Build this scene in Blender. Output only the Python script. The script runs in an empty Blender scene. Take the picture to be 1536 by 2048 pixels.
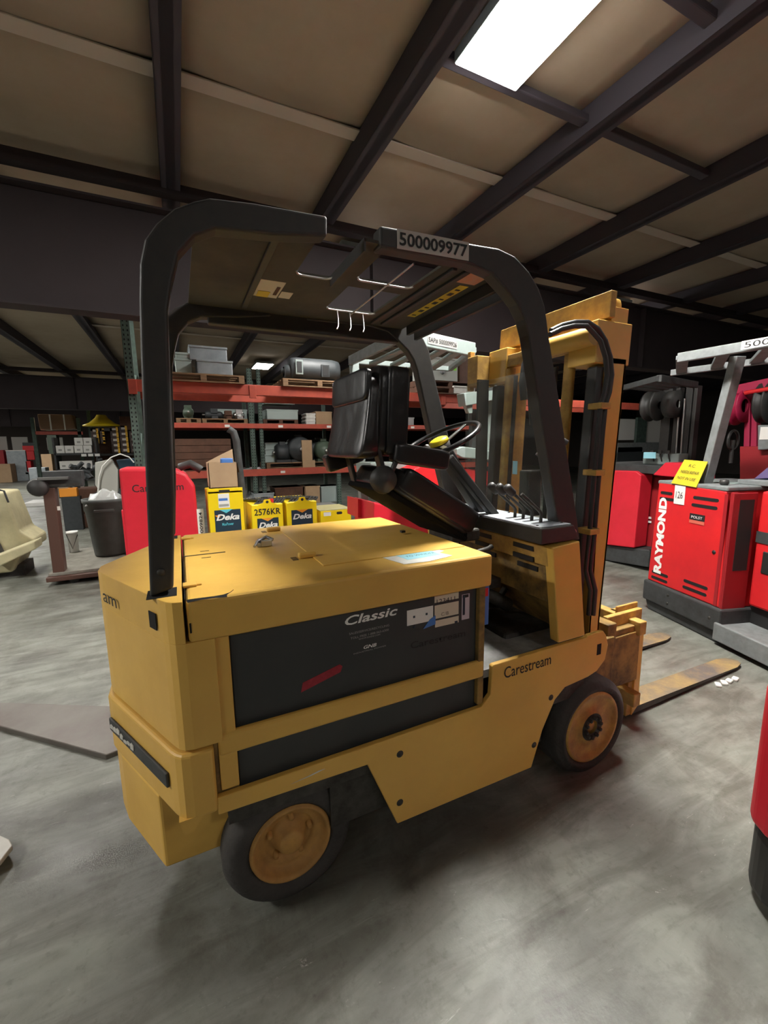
import bpy, bmesh, math, random
from mathutils import Vector, Matrix
random.seed(7)
sc = bpy.context.scene
COL = sc.collection
V = Vector
# ------------------------------------------------------------------ camera
F, YAW, PITCH, ROLL = 846.46, 1.1249, 0.1541, -0.0135
CAM = V((.0463, -1.287, 1.6567))
fw = V((math.cos(YAW)*math.cos(PITCH), math.sin(YAW)*math.cos(PITCH), -math.sin(PITCH)))
r0 = V((math.sin(YAW), -math.cos(YAW), 0)); u0 = r0.cross(fw)
rt = r0*math.cos(ROLL)+u0*math.sin(ROLL); up = u0*math.cos(ROLL)-r0*math.sin(ROLL)
cd = bpy.data.cameras.new('camera'); cam = bpy.data.objects.new('camera', cd); COL.objects.link(cam)
M = Matrix((rt, up, -fw)).transposed().to_4x4(); M.translation = CAM
cam.matrix_world = M
cd.sensor_fit = 'VERTICAL'; cd.sensor_height = 24; cd.lens = F/2048*24; cd.clip_end = 300; cd.clip_start = .02
sc.camera = cam
# ------------------------------------------------------------------ world, exposure, lights
w = bpy.data.worlds.new('world'); sc.world = w; w.use_nodes = True
w.node_tree.nodes['Background'].inputs[0].default_value = (.62, .64, .68, 1)
w.node_tree.nodes['Background'].inputs[1].default_value = .05
sc.view_settings.view_transform = 'Standard'; sc.view_settings.look = 'None'
sc.view_settings.gamma = 1; sc.view_settings.exposure = .22; sc.view_settings.use_curve_mapping = False
LAMP = 1.0      # overall strength of the light fixtures
FIX = [  # x, y, length along y, emission strength, width
 (2.20, .22, 1.23, 170, .52, 'bright rectangular ceiling light above the yellow forklift mast'),
 (2.65, 12.45, .95, 90, .5, 'small distant ceiling light glowing above the long red rack beam'),
]
UNSEEN_FIX = [(-5.0, .3, 110), (-6.0, 9.0, 110), (-5.5, -5.5, 34), (2.5, -6.5, 26), (-6.5, 20, 130), (9.5, -5.0, 34), (2.4, 4.25, 50), (7.6, 4.25, 60), (-13.5, 20, 130), (-13.5, 30, 130), (-1.8, 5.6, 50)]  # unseen fixtures, most added to fill the truck side, racks and far left

def U(x, y, ax, v):
    d = rt*((x-768)/F)-up*((y-1024)/F)+fw; i = 'xyz'.index(ax)
    return CAM+d*((v-CAM[i])/d[i])
# ------------------------------------------------------------------ materials
MATS = {}
def mat(name, col, rough=.5, metal=0, dirt=None, dirt_scale=6, dirt_amt=.5, bump=0, bump_scale=40, spec=.5, emit=None, es=0, stretch=None, coat=0, fine=0):
    if name in MATS: return MATS[name]
    m = bpy.data.materials.new(name); m.use_nodes = True; nt = m.node_tree; N = nt.nodes; L = nt.links
    b = N['Principled BSDF']; b.inputs['Base Color'].default_value = (*col, 1)
    b.inputs['Roughness'].default_value = rough; b.inputs['Metallic'].default_value = metal
    b.inputs['Specular IOR Level'].default_value = spec; b.inputs['Coat Weight'].default_value = coat
    if emit: b.inputs['Emission Color'].default_value = (*emit, 1); b.inputs['Emission Strength'].default_value = es
    tc = N.new('ShaderNodeTexCoord'); mp = N.new('ShaderNodeMapping'); L.new(tc.outputs['Object'], mp.inputs[0])
    if stretch: mp.inputs['Scale'].default_value = stretch
    if dirt:
        n = N.new('ShaderNodeTexNoise'); n.inputs['Scale'].default_value = dirt_scale; n.inputs['Detail'].default_value = 8; n.inputs['Roughness'].default_value = .65
        L.new(mp.outputs[0], n.inputs[0])
        r = N.new('ShaderNodeValToRGB'); r.color_ramp.elements[0].position = .5-.22*dirt_amt-.08; r.color_ramp.elements[1].position = .5+.3*(1-dirt_amt)+.12
        r.color_ramp.elements[0].color = (*dirt, 1); r.color_ramp.elements[1].color = (*col, 1)
        L.new(n.outputs[0], r.inputs[0]); L.new(r.outputs[0], b.inputs['Base Color'])
        mr = N.new('ShaderNodeMapRange'); mr.inputs[3].default_value = min(1, rough+.2); mr.inputs[4].default_value = rough
        L.new(n.outputs[0], mr.inputs[0]); L.new(mr.outputs[0], b.inputs['Roughness'])
    if bump:
        n2 = N.new('ShaderNodeTexNoise'); n2.inputs['Scale'].default_value = bump_scale; n2.inputs['Detail'].default_value = 4
        L.new(mp.outputs[0], n2.inputs[0]); bp = N.new('ShaderNodeBump'); bp.inputs['Strength'].default_value = bump; bp.inputs['Distance'].default_value = .01
        L.new(n2.outputs[0], bp.inputs['Height']); L.new(bp.outputs[0], b.inputs['Normal'])
    MATS[name] = m; return m
YEL = mat('yellow_paint', (.76, .47, .09), .36, dirt=(.64, .38, .08), dirt_scale=3, dirt_amt=.35, bump=.12, bump_scale=14)
YELW = mat('worn_yellow_paint', (.74, .47, .09), .45, dirt=(.38, .22, .06), dirt_scale=14, dirt_amt=.05, bump=.3, bump_scale=30)
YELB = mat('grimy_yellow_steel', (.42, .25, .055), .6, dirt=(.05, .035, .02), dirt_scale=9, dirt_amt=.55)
BLK = mat('black_paint', (.018, .019, .02), .42, dirt=(.035, .033, .03), dirt_scale=20, dirt_amt=.4)
ROOFP = mat('guard_underside_paint', (.06, .055, .035), .6, dirt=(.03, .027, .023), dirt_scale=5)
RUB = mat('tire_rubber', (.02, .019, .018), .75, dirt=(.06, .055, .05), dirt_scale=7, dirt_amt=.4, bump=.5, bump_scale=50)
RIM = mat('rim_orange_paint', (.62, .34, .08), .55, dirt=(.38, .2, .06), dirt_scale=14, dirt_amt=.2)
BAT = mat('battery_case_black', (.022, .026, .027), .5, dirt=(.04, .042, .04), dirt_scale=4)
VIN = mat('black_vinyl', (.014, .0135, .014), .3, bump=.5, bump_scale=8, spec=.45)
DRK = mat('dark_gap', (.004, .004, .004), .9)
STL = mat('grimy_steel', (.10, .095, .085), .5, .6, dirt=(.03, .028, .025), dirt_scale=14)
CHR = mat('bright_steel', (.55, .55, .54), .3, 1)
GRYP = mat('grey_panel', (.42, .46, .5), .45, dirt=(.32, .35, .38), dirt_scale=12)
WHT = mat('white_sticker', (.75, .74, .7), .5)
CRM = mat('cream_sticker', (.62, .55, .42), .5)
PAP = mat('paper', (.72, .72, .68), .6, dirt=(.55, .54, .5), dirt_scale=9)
BLU = mat('blue_note', (.3, .62, .72), .6)
BLUB = mat('blue_plastic', (.06, .18, .5), .5)
INK = mat('black_ink', (.012, .012, .012), .6)
WINK = mat('white_ink', (.8, .8, .76), .6)
GINK = mat('faded_print', (.33, .33, .31), .7)
REDT = mat('red_tape', (.4, .02, .04), .5, dirt=(.25, .01, .02), dirt_scale=60)
YSTK = mat('yellow_sticker', (.7, .5, .03), .5)
YBRT = mat('bright_yellow_plastic', (.85, .68, .02), .4)
OSTK = mat('orange_sticker', (.6, .2, .07), .5, dirt=(.5, .3, .2), dirt_scale=40)
RED = mat('red_paint', (.72, .02, .02), .35, dirt=(.55, .015, .02), dirt_scale=3, dirt_amt=.3)
REDC = mat('crimson_paint', (.72, .02, .045), .35, dirt=(.6, .015, .03), dirt_scale=3, dirt_amt=.3)
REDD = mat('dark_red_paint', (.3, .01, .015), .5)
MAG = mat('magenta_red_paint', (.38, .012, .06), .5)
CHAR = mat('charcoal_steel', (.05, .055, .055), .5, dirt=(.025, .025, .025), dirt_scale=10)
LGRY = mat('pale_grey_paint', (.23, .28, .265), .5, dirt=(.19, .23, .22), dirt_scale=8)
MGRY = mat('mid_grey_paint', (.22, .24, .24), .45, dirt=(.14, .15, .15), dirt_scale=14)
ORG = mat('orange_rack_beam', (.5, .085, .045), .45, dirt=(.35, .06, .04), dirt_scale=7)
TEAL = mat('green_rack_post', (.09, .15, .12), .55, dirt=(.05, .07, .06), dirt_scale=12)
CARD = mat('cardboard', (.42, .29, .17), .8, dirt=(.36, .24, .14), dirt_scale=5)
WOOD = mat('pallet_wood', (.33, .2, .1), .8, dirt=(.12, .07, .04), dirt_scale=6, stretch=(1, 8, 8))
BRWN = mat('brown_wood', (.14, .06, .035), .7, dirt=(.07, .035, .02), dirt_scale=5)
GALV = mat('galvanized_sheet', (.26, .3, .32), .35, .5, dirt=(.4, .44, .46), dirt_scale=6)
GRNB = mat('grey_green_cabinet', (.33, .4, .38), .5)
DMOT = mat('dark_motor_paint', (.02, .026, .028), .45, dirt=(.04, .045, .048), dirt_scale=12)
GMOT = mat('green_motor_paint', (.07, .1, .07), .45)
DEKY = mat('battery_yellow_paint', (.82, .6, .01), .35)
NAVY = mat('navy_print', (.01, .03, .05), .5)
CYAN = mat('cyan_print', (.1, .5, .6), .5)
ORGP = mat('orange_print', (.8, .3, .03), .5)
BIN = mat('bin_plastic', (.05, .055, .05), .6, dirt=(.09, .095, .09), dirt_scale=4)
BEIGE = mat('beige_enamel', (.55, .5, .3), .5, dirt=(.4, .36, .22), dirt_scale=5)
PLAS = mat('clear_wrap', (.5, .52, .5), .2, spec=.9)
LIME = mat('lime_tag', (.25, .8, .05), .6)
RSTK = mat('rusty_bracket', (.25, .1, .045), .8)
TAPE = mat('white_tape', (.7, .7, .66), .7, dirt=(.4, .38, .33), dirt_scale=60)
GUNM = mat('hose_rubber', (.03, .03, .03), .4)
PURL = mat('purlin_steel', (.05, .043, .055), .7)
RAFT = mat('rafter_steel', (.026, .017, .019), .7, dirt=(.018, .012, .013), dirt_scale=.8)
CEIL = mat('ceiling_insulation', (.44, .365, .28), .85, dirt=(.33, .265, .19), dirt_scale=.7, dirt_amt=.5, bump=.25, bump_scale=2.2)
CEILS = mat('ceiling_seam_tape', (.48, .42, .35), .8)
WALLM = mat('far_wall_sheet', (.10, .085, .075), .9)
def glassmat():
    m = bpy.data.materials.new('clear_acrylic'); m.use_nodes = True; nt = m.node_tree; N = nt.nodes
    b = N['Principled BSDF']; tr = N.new('ShaderNodeBsdfTransparent'); mx = N.new('ShaderNodeMixShader'); mx.inputs[0].default_value = .09
    tr.inputs[0].default_value = (.9, .92, .9, 1)
    b.inputs['Base Color'].default_value = (.35, .35, .33, 1); b.inputs['Roughness'].default_value = .18
    nt.links.new(tr.outputs[0], mx.inputs[1]); nt.links.new(b.outputs[0], mx.inputs[2]); nt.links.new(mx.outputs[0], N['Material Output'].inputs[0])
    return m
GLS = glassmat()
def floormat():
    m = bpy.data.materials.new('concrete_floor'); m.use_nodes = True; nt = m.node_tree; N = nt.nodes; L = nt.links; b = N['Principled BSDF']
    tc = N.new('ShaderNodeTexCoord')
    def noise(s, d=8, ro=.6, sc_=(1, 1, 1), dist=0, rz=0):
        mp = N.new('ShaderNodeMapping'); mp.inputs['Scale'].default_value = sc_; mp.inputs['Rotation'].default_value = (0, 0, rz); L.new(tc.outputs['Object'], mp.inputs[0])
        n = N.new('ShaderNodeTexNoise'); n.inputs['Scale'].default_value = s; n.inputs['Detail'].default_value = d; n.inputs['Roughness'].default_value = ro; n.inputs['Distortion'].default_value = dist
        L.new(mp.outputs[0], n.inputs[0]); return n.outputs[0]
    def ramp(i, a, ca, b_, cb):
        r = N.new('ShaderNodeValToRGB'); r.color_ramp.elements[0].position = a; r.color_ramp.elements[1].position = b_
        r.color_ramp.elements[0].color = (*ca, 1); r.color_ramp.elements[1].color = (*cb, 1); L.new(i, r.inputs[0]); return r.outputs[0]
    def mix(t, f, a, c):
        x = N.new('ShaderNodeMix'); x.data_type = 'RGBA'; x.blend_type = t
        if isinstance(f, float): x.inputs[0].default_value = f
        else: L.new(f, x.inputs[0])
        L.new(a, x.inputs[6]); L.new(c, x.inputs[7]) if not isinstance(c, tuple) else setattr(x.inputs[7], 'default_value', (*c, 1)); return x.outputs[2]
    base = ramp(noise(1.1, 9, .62, dist=.6), .36, (.135, .14, .12), .66, (.255, .265, .23))
    streak = ramp(noise(1.6, 7, .6, (1, 4.5, 1), 1.2, rz=.5), .40, (.55, .53, .5), .6, (1, 1, 1))
    c1 = mix('MULTIPLY', .75, base, streak)
    blot = ramp(noise(3.2, 10, .7, dist=.4), .38, (.5, .46, .43), .5, (1, 1, 1))
    c2 = mix('MULTIPLY', .55, c1, blot)
    scr = ramp(noise(5, 12, .8, (1, 5, 1), 2, rz=-.9), .62, (0, 0, 0), .70, (1, 1, 1))
    c3 = mix('MIX', scr, c2, (.48, .47, .43))
    sp = ramp(noise(26, 4, .6), .30, (.6, .58, .55), .42, (1, 1, 1)); c4 = mix('MULTIPLY', .5, c3, sp)
    L.new(c4, b.inputs['Base Color'])
    L.new(ramp(noise(2.2, 8, .6), .35, (.34, .34, .34), .7, (.62, .62, .62)), b.inputs['Roughness'])
    bp = N.new('ShaderNodeBump'); bp.inputs['Strength'].default_value = .25; bp.inputs['Distance'].default_value = .01; L.new(noise(9, 8, .7), bp.inputs['Height']); L.new(bp.outputs[0], b.inputs['Normal'])
    return m
FLOOR = floormat()
def forkmat():
    m = mat('worn_fork_blade', (.55, .36, .08), .6, dirt=(.13, .11, .095), dirt_scale=3.2, dirt_amt=.1, bump=.4, bump_scale=60); return m
FORKM = forkmat()
FORKE = mat('fork_edge_steel', (.09, .085, .075), .55, dirt=(.05, .045, .04), dirt_scale=12)
WEBM = mat('holed_post_paint', (.12, .17, .145), .55)
# ------------------------------------------------------------------ builders
class MB:
    def __init__(s): s.v = []; s.f = []; s.sm = []
    def add(s, vs, fs, sm=False):
        o = len(s.v); s.v += [V(p) for p in vs]; s.f += [tuple(i+o for i in f) for f in fs]; s.sm += [sm]*len(fs); return s
    def box(s, x0, x1, y0, y1, z0, z1):
        p = [(x, y, z) for x in (x0, x1) for y in (y0, y1) for z in (z0, z1)]
        return s.add(p, [(0, 1, 3, 2), (4, 6, 7, 5), (0, 4, 5, 1), (2, 3, 7, 6), (0, 2, 6, 4), (1, 5, 7, 3)])
    def hexa(s, b, t):   # four bottom, four top points
        return s.add(list(b)+list(t), [(3, 2, 1, 0), (4, 5, 6, 7), (0, 1, 5, 4), (1, 2, 6, 5), (2, 3, 7, 6), (3, 0, 4, 7)])
    def prism(s, pts, plane, a, b):
        f = {'xz': lambda p, t: (p[0], t, p[1]), 'xy': lambda p, t: (p[0], p[1], t), 'yz': lambda p, t: (t, p[0], p[1])}[plane]
        n = len(pts); vs = [f(p, a) for p in pts]+[f(p, b) for p in pts]
        return s.add(vs, [tuple(range(n))[::-1], tuple(range(n, 2*n))]+[(i, (i+1) % n, (i+1) % n+n, i+n) for i in range(n)])
    def bar(s, p0, p1, w, h, upv=(0, 0, 1)):
        p0, p1 = V(p0), V(p1); d = (p1-p0).normalized(); u = V(upv)
        sd = d.cross(u)
        if sd.length < 1e-4: sd = d.cross(V((1, 0, 0)))
        sd.normalize(); u = sd.cross(d)
        q = lambda p: [p-sd*w/2-u*h/2, p+sd*w/2-u*h/2, p+sd*w/2+u*h/2, p-sd*w/2+u*h/2]
        return s.hexa(q(p0), q(p1))
    def tube(s, pts, r, n=8, cap=True):
        pts = [V(p) for p in pts]; rs = r if isinstance(r, (list, tuple)) else [r]*len(pts); vs = []; fs = []
        pu = None
        for i, p in enumerate(pts):
            d = (pts[min(i+1, len(pts)-1)]-pts[max(i-1, 0)]).normalized()
            if pu is None: pu = d.orthogonal().normalized()
            a = (pu-d*pu.dot(d)).normalized(); pu = a; b = d.cross(a)
            for k in range(n):
                t = 2*math.pi*k/n; vs.append(p+(a*math.cos(t)+b*math.sin(t))*rs[i])
        for i in range(len(pts)-1):
            for k in range(n): fs.append((i*n+k, i*n+(k+1) % n, (i+1)*n+(k+1) % n, (i+1)*n+k))
        s.add(vs, fs, True)
        if cap: s.add([vs[k] for k in range(n)], [tuple(range(n))[::-1]]); s.add(vs[-n:], [tuple(range(n))])
        return s
    def lathe(s, prof, c, axis='y', n=32, closed=False):   # prof: (radius, along)
        c = V(c); vs = []; fs = []; m = len(prof)
        for k in range(n):
            t = 2*math.pi*k/n; a, b = math.cos(t), math.sin(t)
            for r, h in prof:
                vs.append(c+(V((r*a, h, r*b)) if axis == 'y' else V((r*a, r*b, h)) if axis == 'z' else V((h, r*a, r*b))))
        for k in range(n):
            for j in range(m if closed else m-1):
                fs.append((k*m+j, k*m+(j+1) % m, ((k+1) % n)*m+(j+1) % m, ((k+1) % n)*m+j))
        return s.add(vs, fs, True)
    def quad(s, a, b, c, d): return s.add([a, b, c, d], [(0, 1, 2, 3)])
    def xf(s, m): s.v = [m @ p for p in s.v]; return s
ROOT = {}
def chain_root(o):
    while o.parent: o = o.parent
    return o
def build(mb, name, m, parent=None, world=True, bev=0, seg=2, lab=None):
    vs = mb.v
    if parent is not None and world:
        im = ROOT[chain_root(parent).name].inverted(); vs = [im @ p for p in vs]
    me = bpy.data.meshes.new(name); me.from_pydata([tuple(p) for p in vs], [], mb.f); me.validate()
    b = bmesh.new(); b.from_mesh(me); bmesh.ops.recalc_face_normals(b, faces=b.faces); b.to_mesh(me); b.free()
    if len(me.polygons) == len(mb.sm): me.polygons.foreach_set('use_smooth', mb.sm)
    me.materials.append(m); o = bpy.data.objects.new(name, me); COL.objects.link(o)
    if parent is not None: o.parent = parent
    if bev:
        md = o.modifiers.new('bevel', 'BEVEL'); md.width = bev; md.segments = seg; md.limit_method = 'ANGLE'; md.angle_limit = .6
        md.harden_normals = False
    if lab: o['label'] = lab
    return o
def thing(name, label, cat, loc=(0, 0, 0), rz=0, group=None):
    o = bpy.data.objects.new(name, None); COL.objects.link(o); o.location = loc; o.rotation_euler = (0, 0, rz); o.empty_display_size = .1
    o['label'] = label; o['category'] = cat
    if group: o['group'] = group
    ROOT[o.name] = Matrix.Translation(V(loc)) @ Matrix.Rotation(rz, 4, 'Z'); return o
def tag(o, label, cat, group=None):
    o['label'] = label; o['category'] = cat
    if group: o['group'] = group
    return o
def struct(o): o['kind'] = 'structure'; return o
def text(s, name, m, parent, org, xd, yd, wid, hgt, off=.0015, bold=0, shear=0, world=True, lab=None):
    cu = bpy.data.curves.new('t', 'FONT'); cu.body = s; cu.offset = bold; cu.shear = shear; cu.resolution_u = 3
    ob = bpy.data.objects.new('t', cu); COL.objects.link(ob); dg = bpy.context.evaluated_depsgraph_get(); dg.update()
    me = bpy.data.meshes.new_from_object(ob.evaluated_get(dg)); bpy.data.objects.remove(ob)
    xs = [v.co.x for v in me.vertices]; ys = [v.co.y for v in me.vertices]
    x0, x1, y0, y1 = min(xs), max(xs), min(ys), max(ys)
    xd = V(xd).normalized(); yd = V(yd).normalized(); n = xd.cross(yd); org = V(org)
    im = ROOT[chain_root(parent).name].inverted() if (parent is not None and world) else Matrix()
    for v in me.vertices:
        v.co = im @ (org+xd*((v.co.x-x0)/(x1-x0)*wid)+yd*((v.co.y-y0)/(y1-y0)*hgt)+n*off)
    me.materials.clear(); me.materials.append(m)
    o = bpy.data.objects.new(name, me); COL.objects.link(o)
    if parent is not None: o.parent = parent
    if lab: o['label'] = lab
    return o
def plate(name, m, parent, org, xd, yd, wid, hgt, th=.002, lab=None, world=True, poly=None):
    xd = V(xd).normalized(); yd = V(yd).normalized(); n = xd.cross(yd); org = V(org)
    pts = poly or [(0, 0), (1, 0), (1, 1), (0, 1)]
    k = len(pts); vs = [org+xd*(a*wid)+yd*(b*hgt) for a, b in pts]; vs += [p+n*th for p in vs]
    mb = MB().add(vs, [tuple(range(k))[::-1], tuple(range(k, 2*k))]+[(i, (i+1) % k, (i+1) % k+k, i+k) for i in range(k)])
    return build(mb, name, m, parent, world, lab=lab)
X, Y, Z = V((1, 0, 0)), V((0, 1, 0)), V((0, 0, 1))
# ------------------------------------------------------------------ lamps
def emat(st, nm):
    m = bpy.data.materials.new(nm); m.use_nodes = True; b = m.node_tree.nodes['Principled BSDF']
    b.inputs['Base Color'].default_value = (.9, .9, .9, 1); b.inputs['Emission Color'].default_value = (1, .97, .92, 1); b.inputs['Emission Strength'].default_value = st*LAMP; return m
def fixture(x, y, ln, st, wd, label, group=None):
    t = thing('ceiling_light', label, 'light', (x, y, 4.2), 0, group)
    build(MB().box(x-wd/2-.01, x+wd/2+.01, y-.01, y+ln+.01, 4.205, 4.28), 'housing', LGRY, t, bev=.006)
    build(MB().box(x-wd/2, x+wd/2, y, y+ln, 4.198, 4.206), 'diffuser', emat(st, 'lamp_diffuser'), t)
for a in FIX: fixture(*a)
for i, (x, y, st) in enumerate(UNSEEN_FIX):
    fixture(x, y, 1.23, st*1.3, .5, ('unseen rectangular ceiling light left of the yellow forklift', 'added light over the aisle beyond the platform scale', 'added fill light behind the camera on the left', 'added fill light behind the camera above the near floor', 'added far light over the display rack', 'added fill light behind the camera on the right', 'added light hidden behind the steel rafter near the long rack beam', 'added light hidden behind the steel rafter over the right trucks', 'added light far left over the red machine', 'farthest added light by the far left wall', 'unseen light behind the rafter above the trash bin')[i])
# ------------------------------------------------------------------ setting
fl = struct(build(MB().box(-26, 26, -9, 42, -.1, 0), 'floor', FLOOR))
ce = bpy.data.objects.new('ceiling', None); COL.objects.link(ce); ce['kind'] = 'structure'; ROOT['ceiling'] = Matrix()
build(MB().box(-26, 26, -9, 42, 4.46, 4.5), 'ceiling_deck', CEIL, ce)
PX = [-25, -23.3, -21.6, -19.9, -18.2, -16.5, -14.8, -13.2, -11.6, -10, -8.3, -6.6, -4.9, -3.2, -1.5, .18, 1.78, 3.38, 5.15, 6.9, 8.7, 10.5, 12.3, 14, 15.7, 17.4, 19.1, 20.8, 22.5, 24.2]
SY = [-9, -5.2, -1.3, 2.62, 6.5, 10.4, 14.3, 18.2, 22.1, 26, 30, 34, 38, 42]
for i in range(14, 23):      # panels of insulation sheet between the purlins in view
    for j in range(1, 6):
        x0, x1 = PX[i]+.03, PX[i+1]-.03; y0, y1 = SY[j], SY[j+1]; n = 8; vs = []; fs = []
        for a in range(n+1):
            for b in range(n+1):
                u, v_ = a/n, b/n; sag = -.02*math.sin(math.pi*u)-.012*math.sin(math.pi*v_)**.5 if 0 < v_ < 1 else -.02*math.sin(math.pi*u)
                vs.append((x0+(x1-x0)*u, y0+.012+(y1-y0-.024)*v_, 4.43+sag-.012*random.random()*(0 < v_ < 1)))
        for a in range(n):
            for b in range(n): k = a*(n+1)+b; fs.append((k, k+1, k+n+2, k+n+1))
        o = build(MB().add(vs, fs, True), 'ceiling_panel', CEIL, ce)
        md = o.modifiers.new('s', 'SOLIDIFY'); md.thickness = .012
for j in range(1, 6):        # lapped seams
    for i in range(14, 23): build(MB().box(PX[i]+.03, PX[i+1]-.03, SY[j]-.07, SY[j]+.07, 4.385, 4.40), 'seam_strip', CEILS, ce, bev=.004)
pme = None
for x in PX:
    o = build(MB().box(-.085, .085, -9, 42, 4.2, 4.207).box(-.085, -.078, -9, 42, 4.2, 4.4).box(-.04, .04, -9, 42, 4.2, 4.46), 'purlin', PURL, ce) if pme is None else bpy.data.objects.new('purlin', pme)
    if pme is None: pme = o.data
    else: COL.objects.link(o); o.parent = ce
    o.location.x = x
for (x, y0) in ((2.6, .62), (2.6, 1.55), (4.3, 1.55), (4.3, .25)):
    build(MB().box(x-.78, x+.72, y0-.04, y0+.04, 4.27, 4.33), 'bridging_strut', PURL, ce, bev=.01)
for k, yy in enumerate((3.95, 16.2, 28.5)):
    r = MB().box(-26, 26, yy-.006, yy+.006, 3.0, 4.02).box(-26, 26, yy-.11, yy+.11, 2.985, 3.005).box(-26, 26, yy-.11, yy+.11, 4.02, 4.04).box(-26, 26, yy-.16, yy-.04, 4.16, 4.26)
    for x in (-8, -2.9, 2.4, 7.7): r.box(x-.006, x+.006, yy-.1, yy+.1, 3.0, 4.02)
    build(r, 'rafter', RAFT, ce)
struct(build(MB().box(-26, 26, 41.9, 42.1, 0, 4.5), 'wall_back', WALLM)); struct(build(MB().box(-26.1, -25.9, -9, 42, 0, 4.5), 'wall_left', WALLM))
struct(build(MB().box(25.9, 26.1, -9, 42, 0, 4.5), 'wall_right', WALLM)); struct(build(MB().box(-26, 26, -9.1, -8.9, 0, 4.5), 'wall_front', WALLM))
# ------------------------------------------------------------------ the yellow forklift
W = 1.05; FN = V((-.459, -.889, 0)).normalized()
FT = thing('forklift', 'yellow electric forklift with black overhead guard in the middle of the floor', 'forklift', (.9, .525, 0))
def mir(pts): return pts+[(x, W-y) for x, y in reversed(pts)]
out = mir([(.10, 0), (.02, 0), (-.005, .006), (-.022, .022), (-.036, .045), (-.235, .455), (-.250, .492), (-.256, .525)][:7])
cw = MB().prism(out, 'xy', .762, 1.1).prism([(min(x, .022), y) for x, y in out], 'xy', 1.1, 1.227)
o = build(cw, 'counterweight_cover', YEL, FT, bev=.008, lab='upper rear cover with wedge shaped back')
fx = V((-.459, .889, 0)).normalized(); fx = V((-.2, .41, 0)).normalized()      # along the right facet towards the apex
fn = Z.cross(fx)*-1
if fn.dot(V((-1, -1, 0))) < 0: fn = -fn
fo = V((-.036, .045, 0))+fn*.003
def fac(a, z): return fo+fx*a+Z*z
xr_ = -fx
text('am', 'lettering', INK, FT, fac(.44, 1.128)+fn*.002, xr_, Z, .12, .032, bold=.004)
text('Carestre', 'lettering', INK, FT, (.0-.075, 1.05-.12, 1.128), (-.2, -.41, 0), Z, .33, .05, .004, bold=.004)
plate('slotted_hole', DRK, FT, fac(.075, 1.128), xr_, Z, .045, .052)
out2 = [((x-.014) if x < .05 else .072, y+(-.004 if y < .5 else .004)) for x, y in out]
lo = MB().prism(out2, 'xy', .53, .752)
build(lo, 'counterweight', YEL, FT, bev=.012, seg=3, lab='lower rear counterweight with a wide slot')
blk = [(-.085-.018, .155), (-.235, .43), (-.262, .525), (-.235, .62), (-.103, .895), (.3, .895), (.3, .155)]
build(MB().prism(blk, 'xy', .25, .53), 'counterweight_foot', YEL, FT, bev=.008)
build(MB().hexa([(-.03, .0, .49), (-.002, -.0, .49), (-.002, .03, .49), (-.03, .03, .49)], [(-.04, -.003, .54), (.03, -.003, .54), (.03, .03, .54), (-.04, .03, .54)]), 'corner_lug', YEL, FT)
sl = build(MB().hexa(*[[fac(a, z)+fn*d for a, d in ((.02, .012), (.475, .012), (.475, .022), (.02, .022))] for z in (.622, .672)]), 'bumper_slot', CHAR, FT, bev=.004)
for i in range(7):
    a = .25+i*.03
    plate('tape_piece', TAPE, sl, fac(a+.03, .632+.012*random.random())+fn*.023, xr_, Z, .028, .012+.022*random.random(), poly=[(0, 0), (.9, .1), (1, .8), (.4, 1), (.05, .7)])
# hood
hp = [(.03, 0), (1.135, 0), (1.135, .36), (1.165, .40), (1.165, 1.05), (.03, 1.05)]
hd = MB().prism([(.03, .0), (1.14, .0), (1.14, 1.05), (.03, 1.05)], 'xy', 1.095, 1.227)
hood = build(hd, 'hood', YEL, FT, bev=.014, seg=3)
build(MB().prism([(.49, .16), (1.12, .16), (1.12, .9), (.49, .9)], 'xy', 1.2265, 1.231), 'hood_lid', YEL, hood, bev=.002)
build(MB().box(.028, .0295, .015, 1.04, 1.1, 1.2275), 'seam', DRK, hood)
build(MB().box(.03, .19, .558, .568, 1.2268, 1.2282), 'slit', DRK, hood)
for yy in (.50, .62): build(MB().box(.095, .13, yy, yy+.004, 1.2268, 1.2282), 'slit', DRK, hood)
lip = MB(); q = [(.035, .004), (.07, .002), (.11, -.0015), (.135, .0), (.155, .012), (.168, .035)]
vs = [(x, y-.002, 1.2215+.004*math.sin(i)) for i, (x, y) in enumerate(q)]+[(x-.003, y+.006, 1.2285) for x, y in q]
lip.add(vs, [(i, i+1, i+7, i+6) for i in range(5)])
lo_ = build(lip, 'bent_sheet_edge', DRK, hood)
for (x, y) in ((.44, .30), (.43, .905)):
    build(MB().box(x-.005, x+.065, y-.005, y+.025, 1.227, 1.25), 'hood_stop', YEL, hood, bev=.008, seg=3)
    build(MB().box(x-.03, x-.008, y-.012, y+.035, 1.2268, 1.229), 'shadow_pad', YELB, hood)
lt = MB().box(.325, .375, .585, .64, 1.227, 1.245).tube([(.33, .60, 1.25), (.37, .62, 1.262), (.395, .60, 1.25)], .008).tube([(.31, .57, 1.235), (.335, .61, 1.255), (.35, .64, 1.24)], .006).box(.34, .385, .57, .59, 1.23, 1.256)
build(lt, 'latch', CHR, hood, bev=.003)
doc = build(MB().prism([(.735, .30), (.72, .20), (.76, .04), (.86, .03), (.95, .05), (.985, .06), (.965, .12), (1.0, .14), (.98, .19), (1.02, .24), (1.0, .30), (1.04, .325), (.86, .335)], 'xy', 1.2272, 1.2285), 'paper_sheet', PAP, hood)
nt_ = build(MB().prism([(.78, .20), (.80, .085), (.955, .09), (.95, .215), (.93, .24)], 'xy', 1.2287, 1.2292), 'blue_note', BLU, doc)
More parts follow.
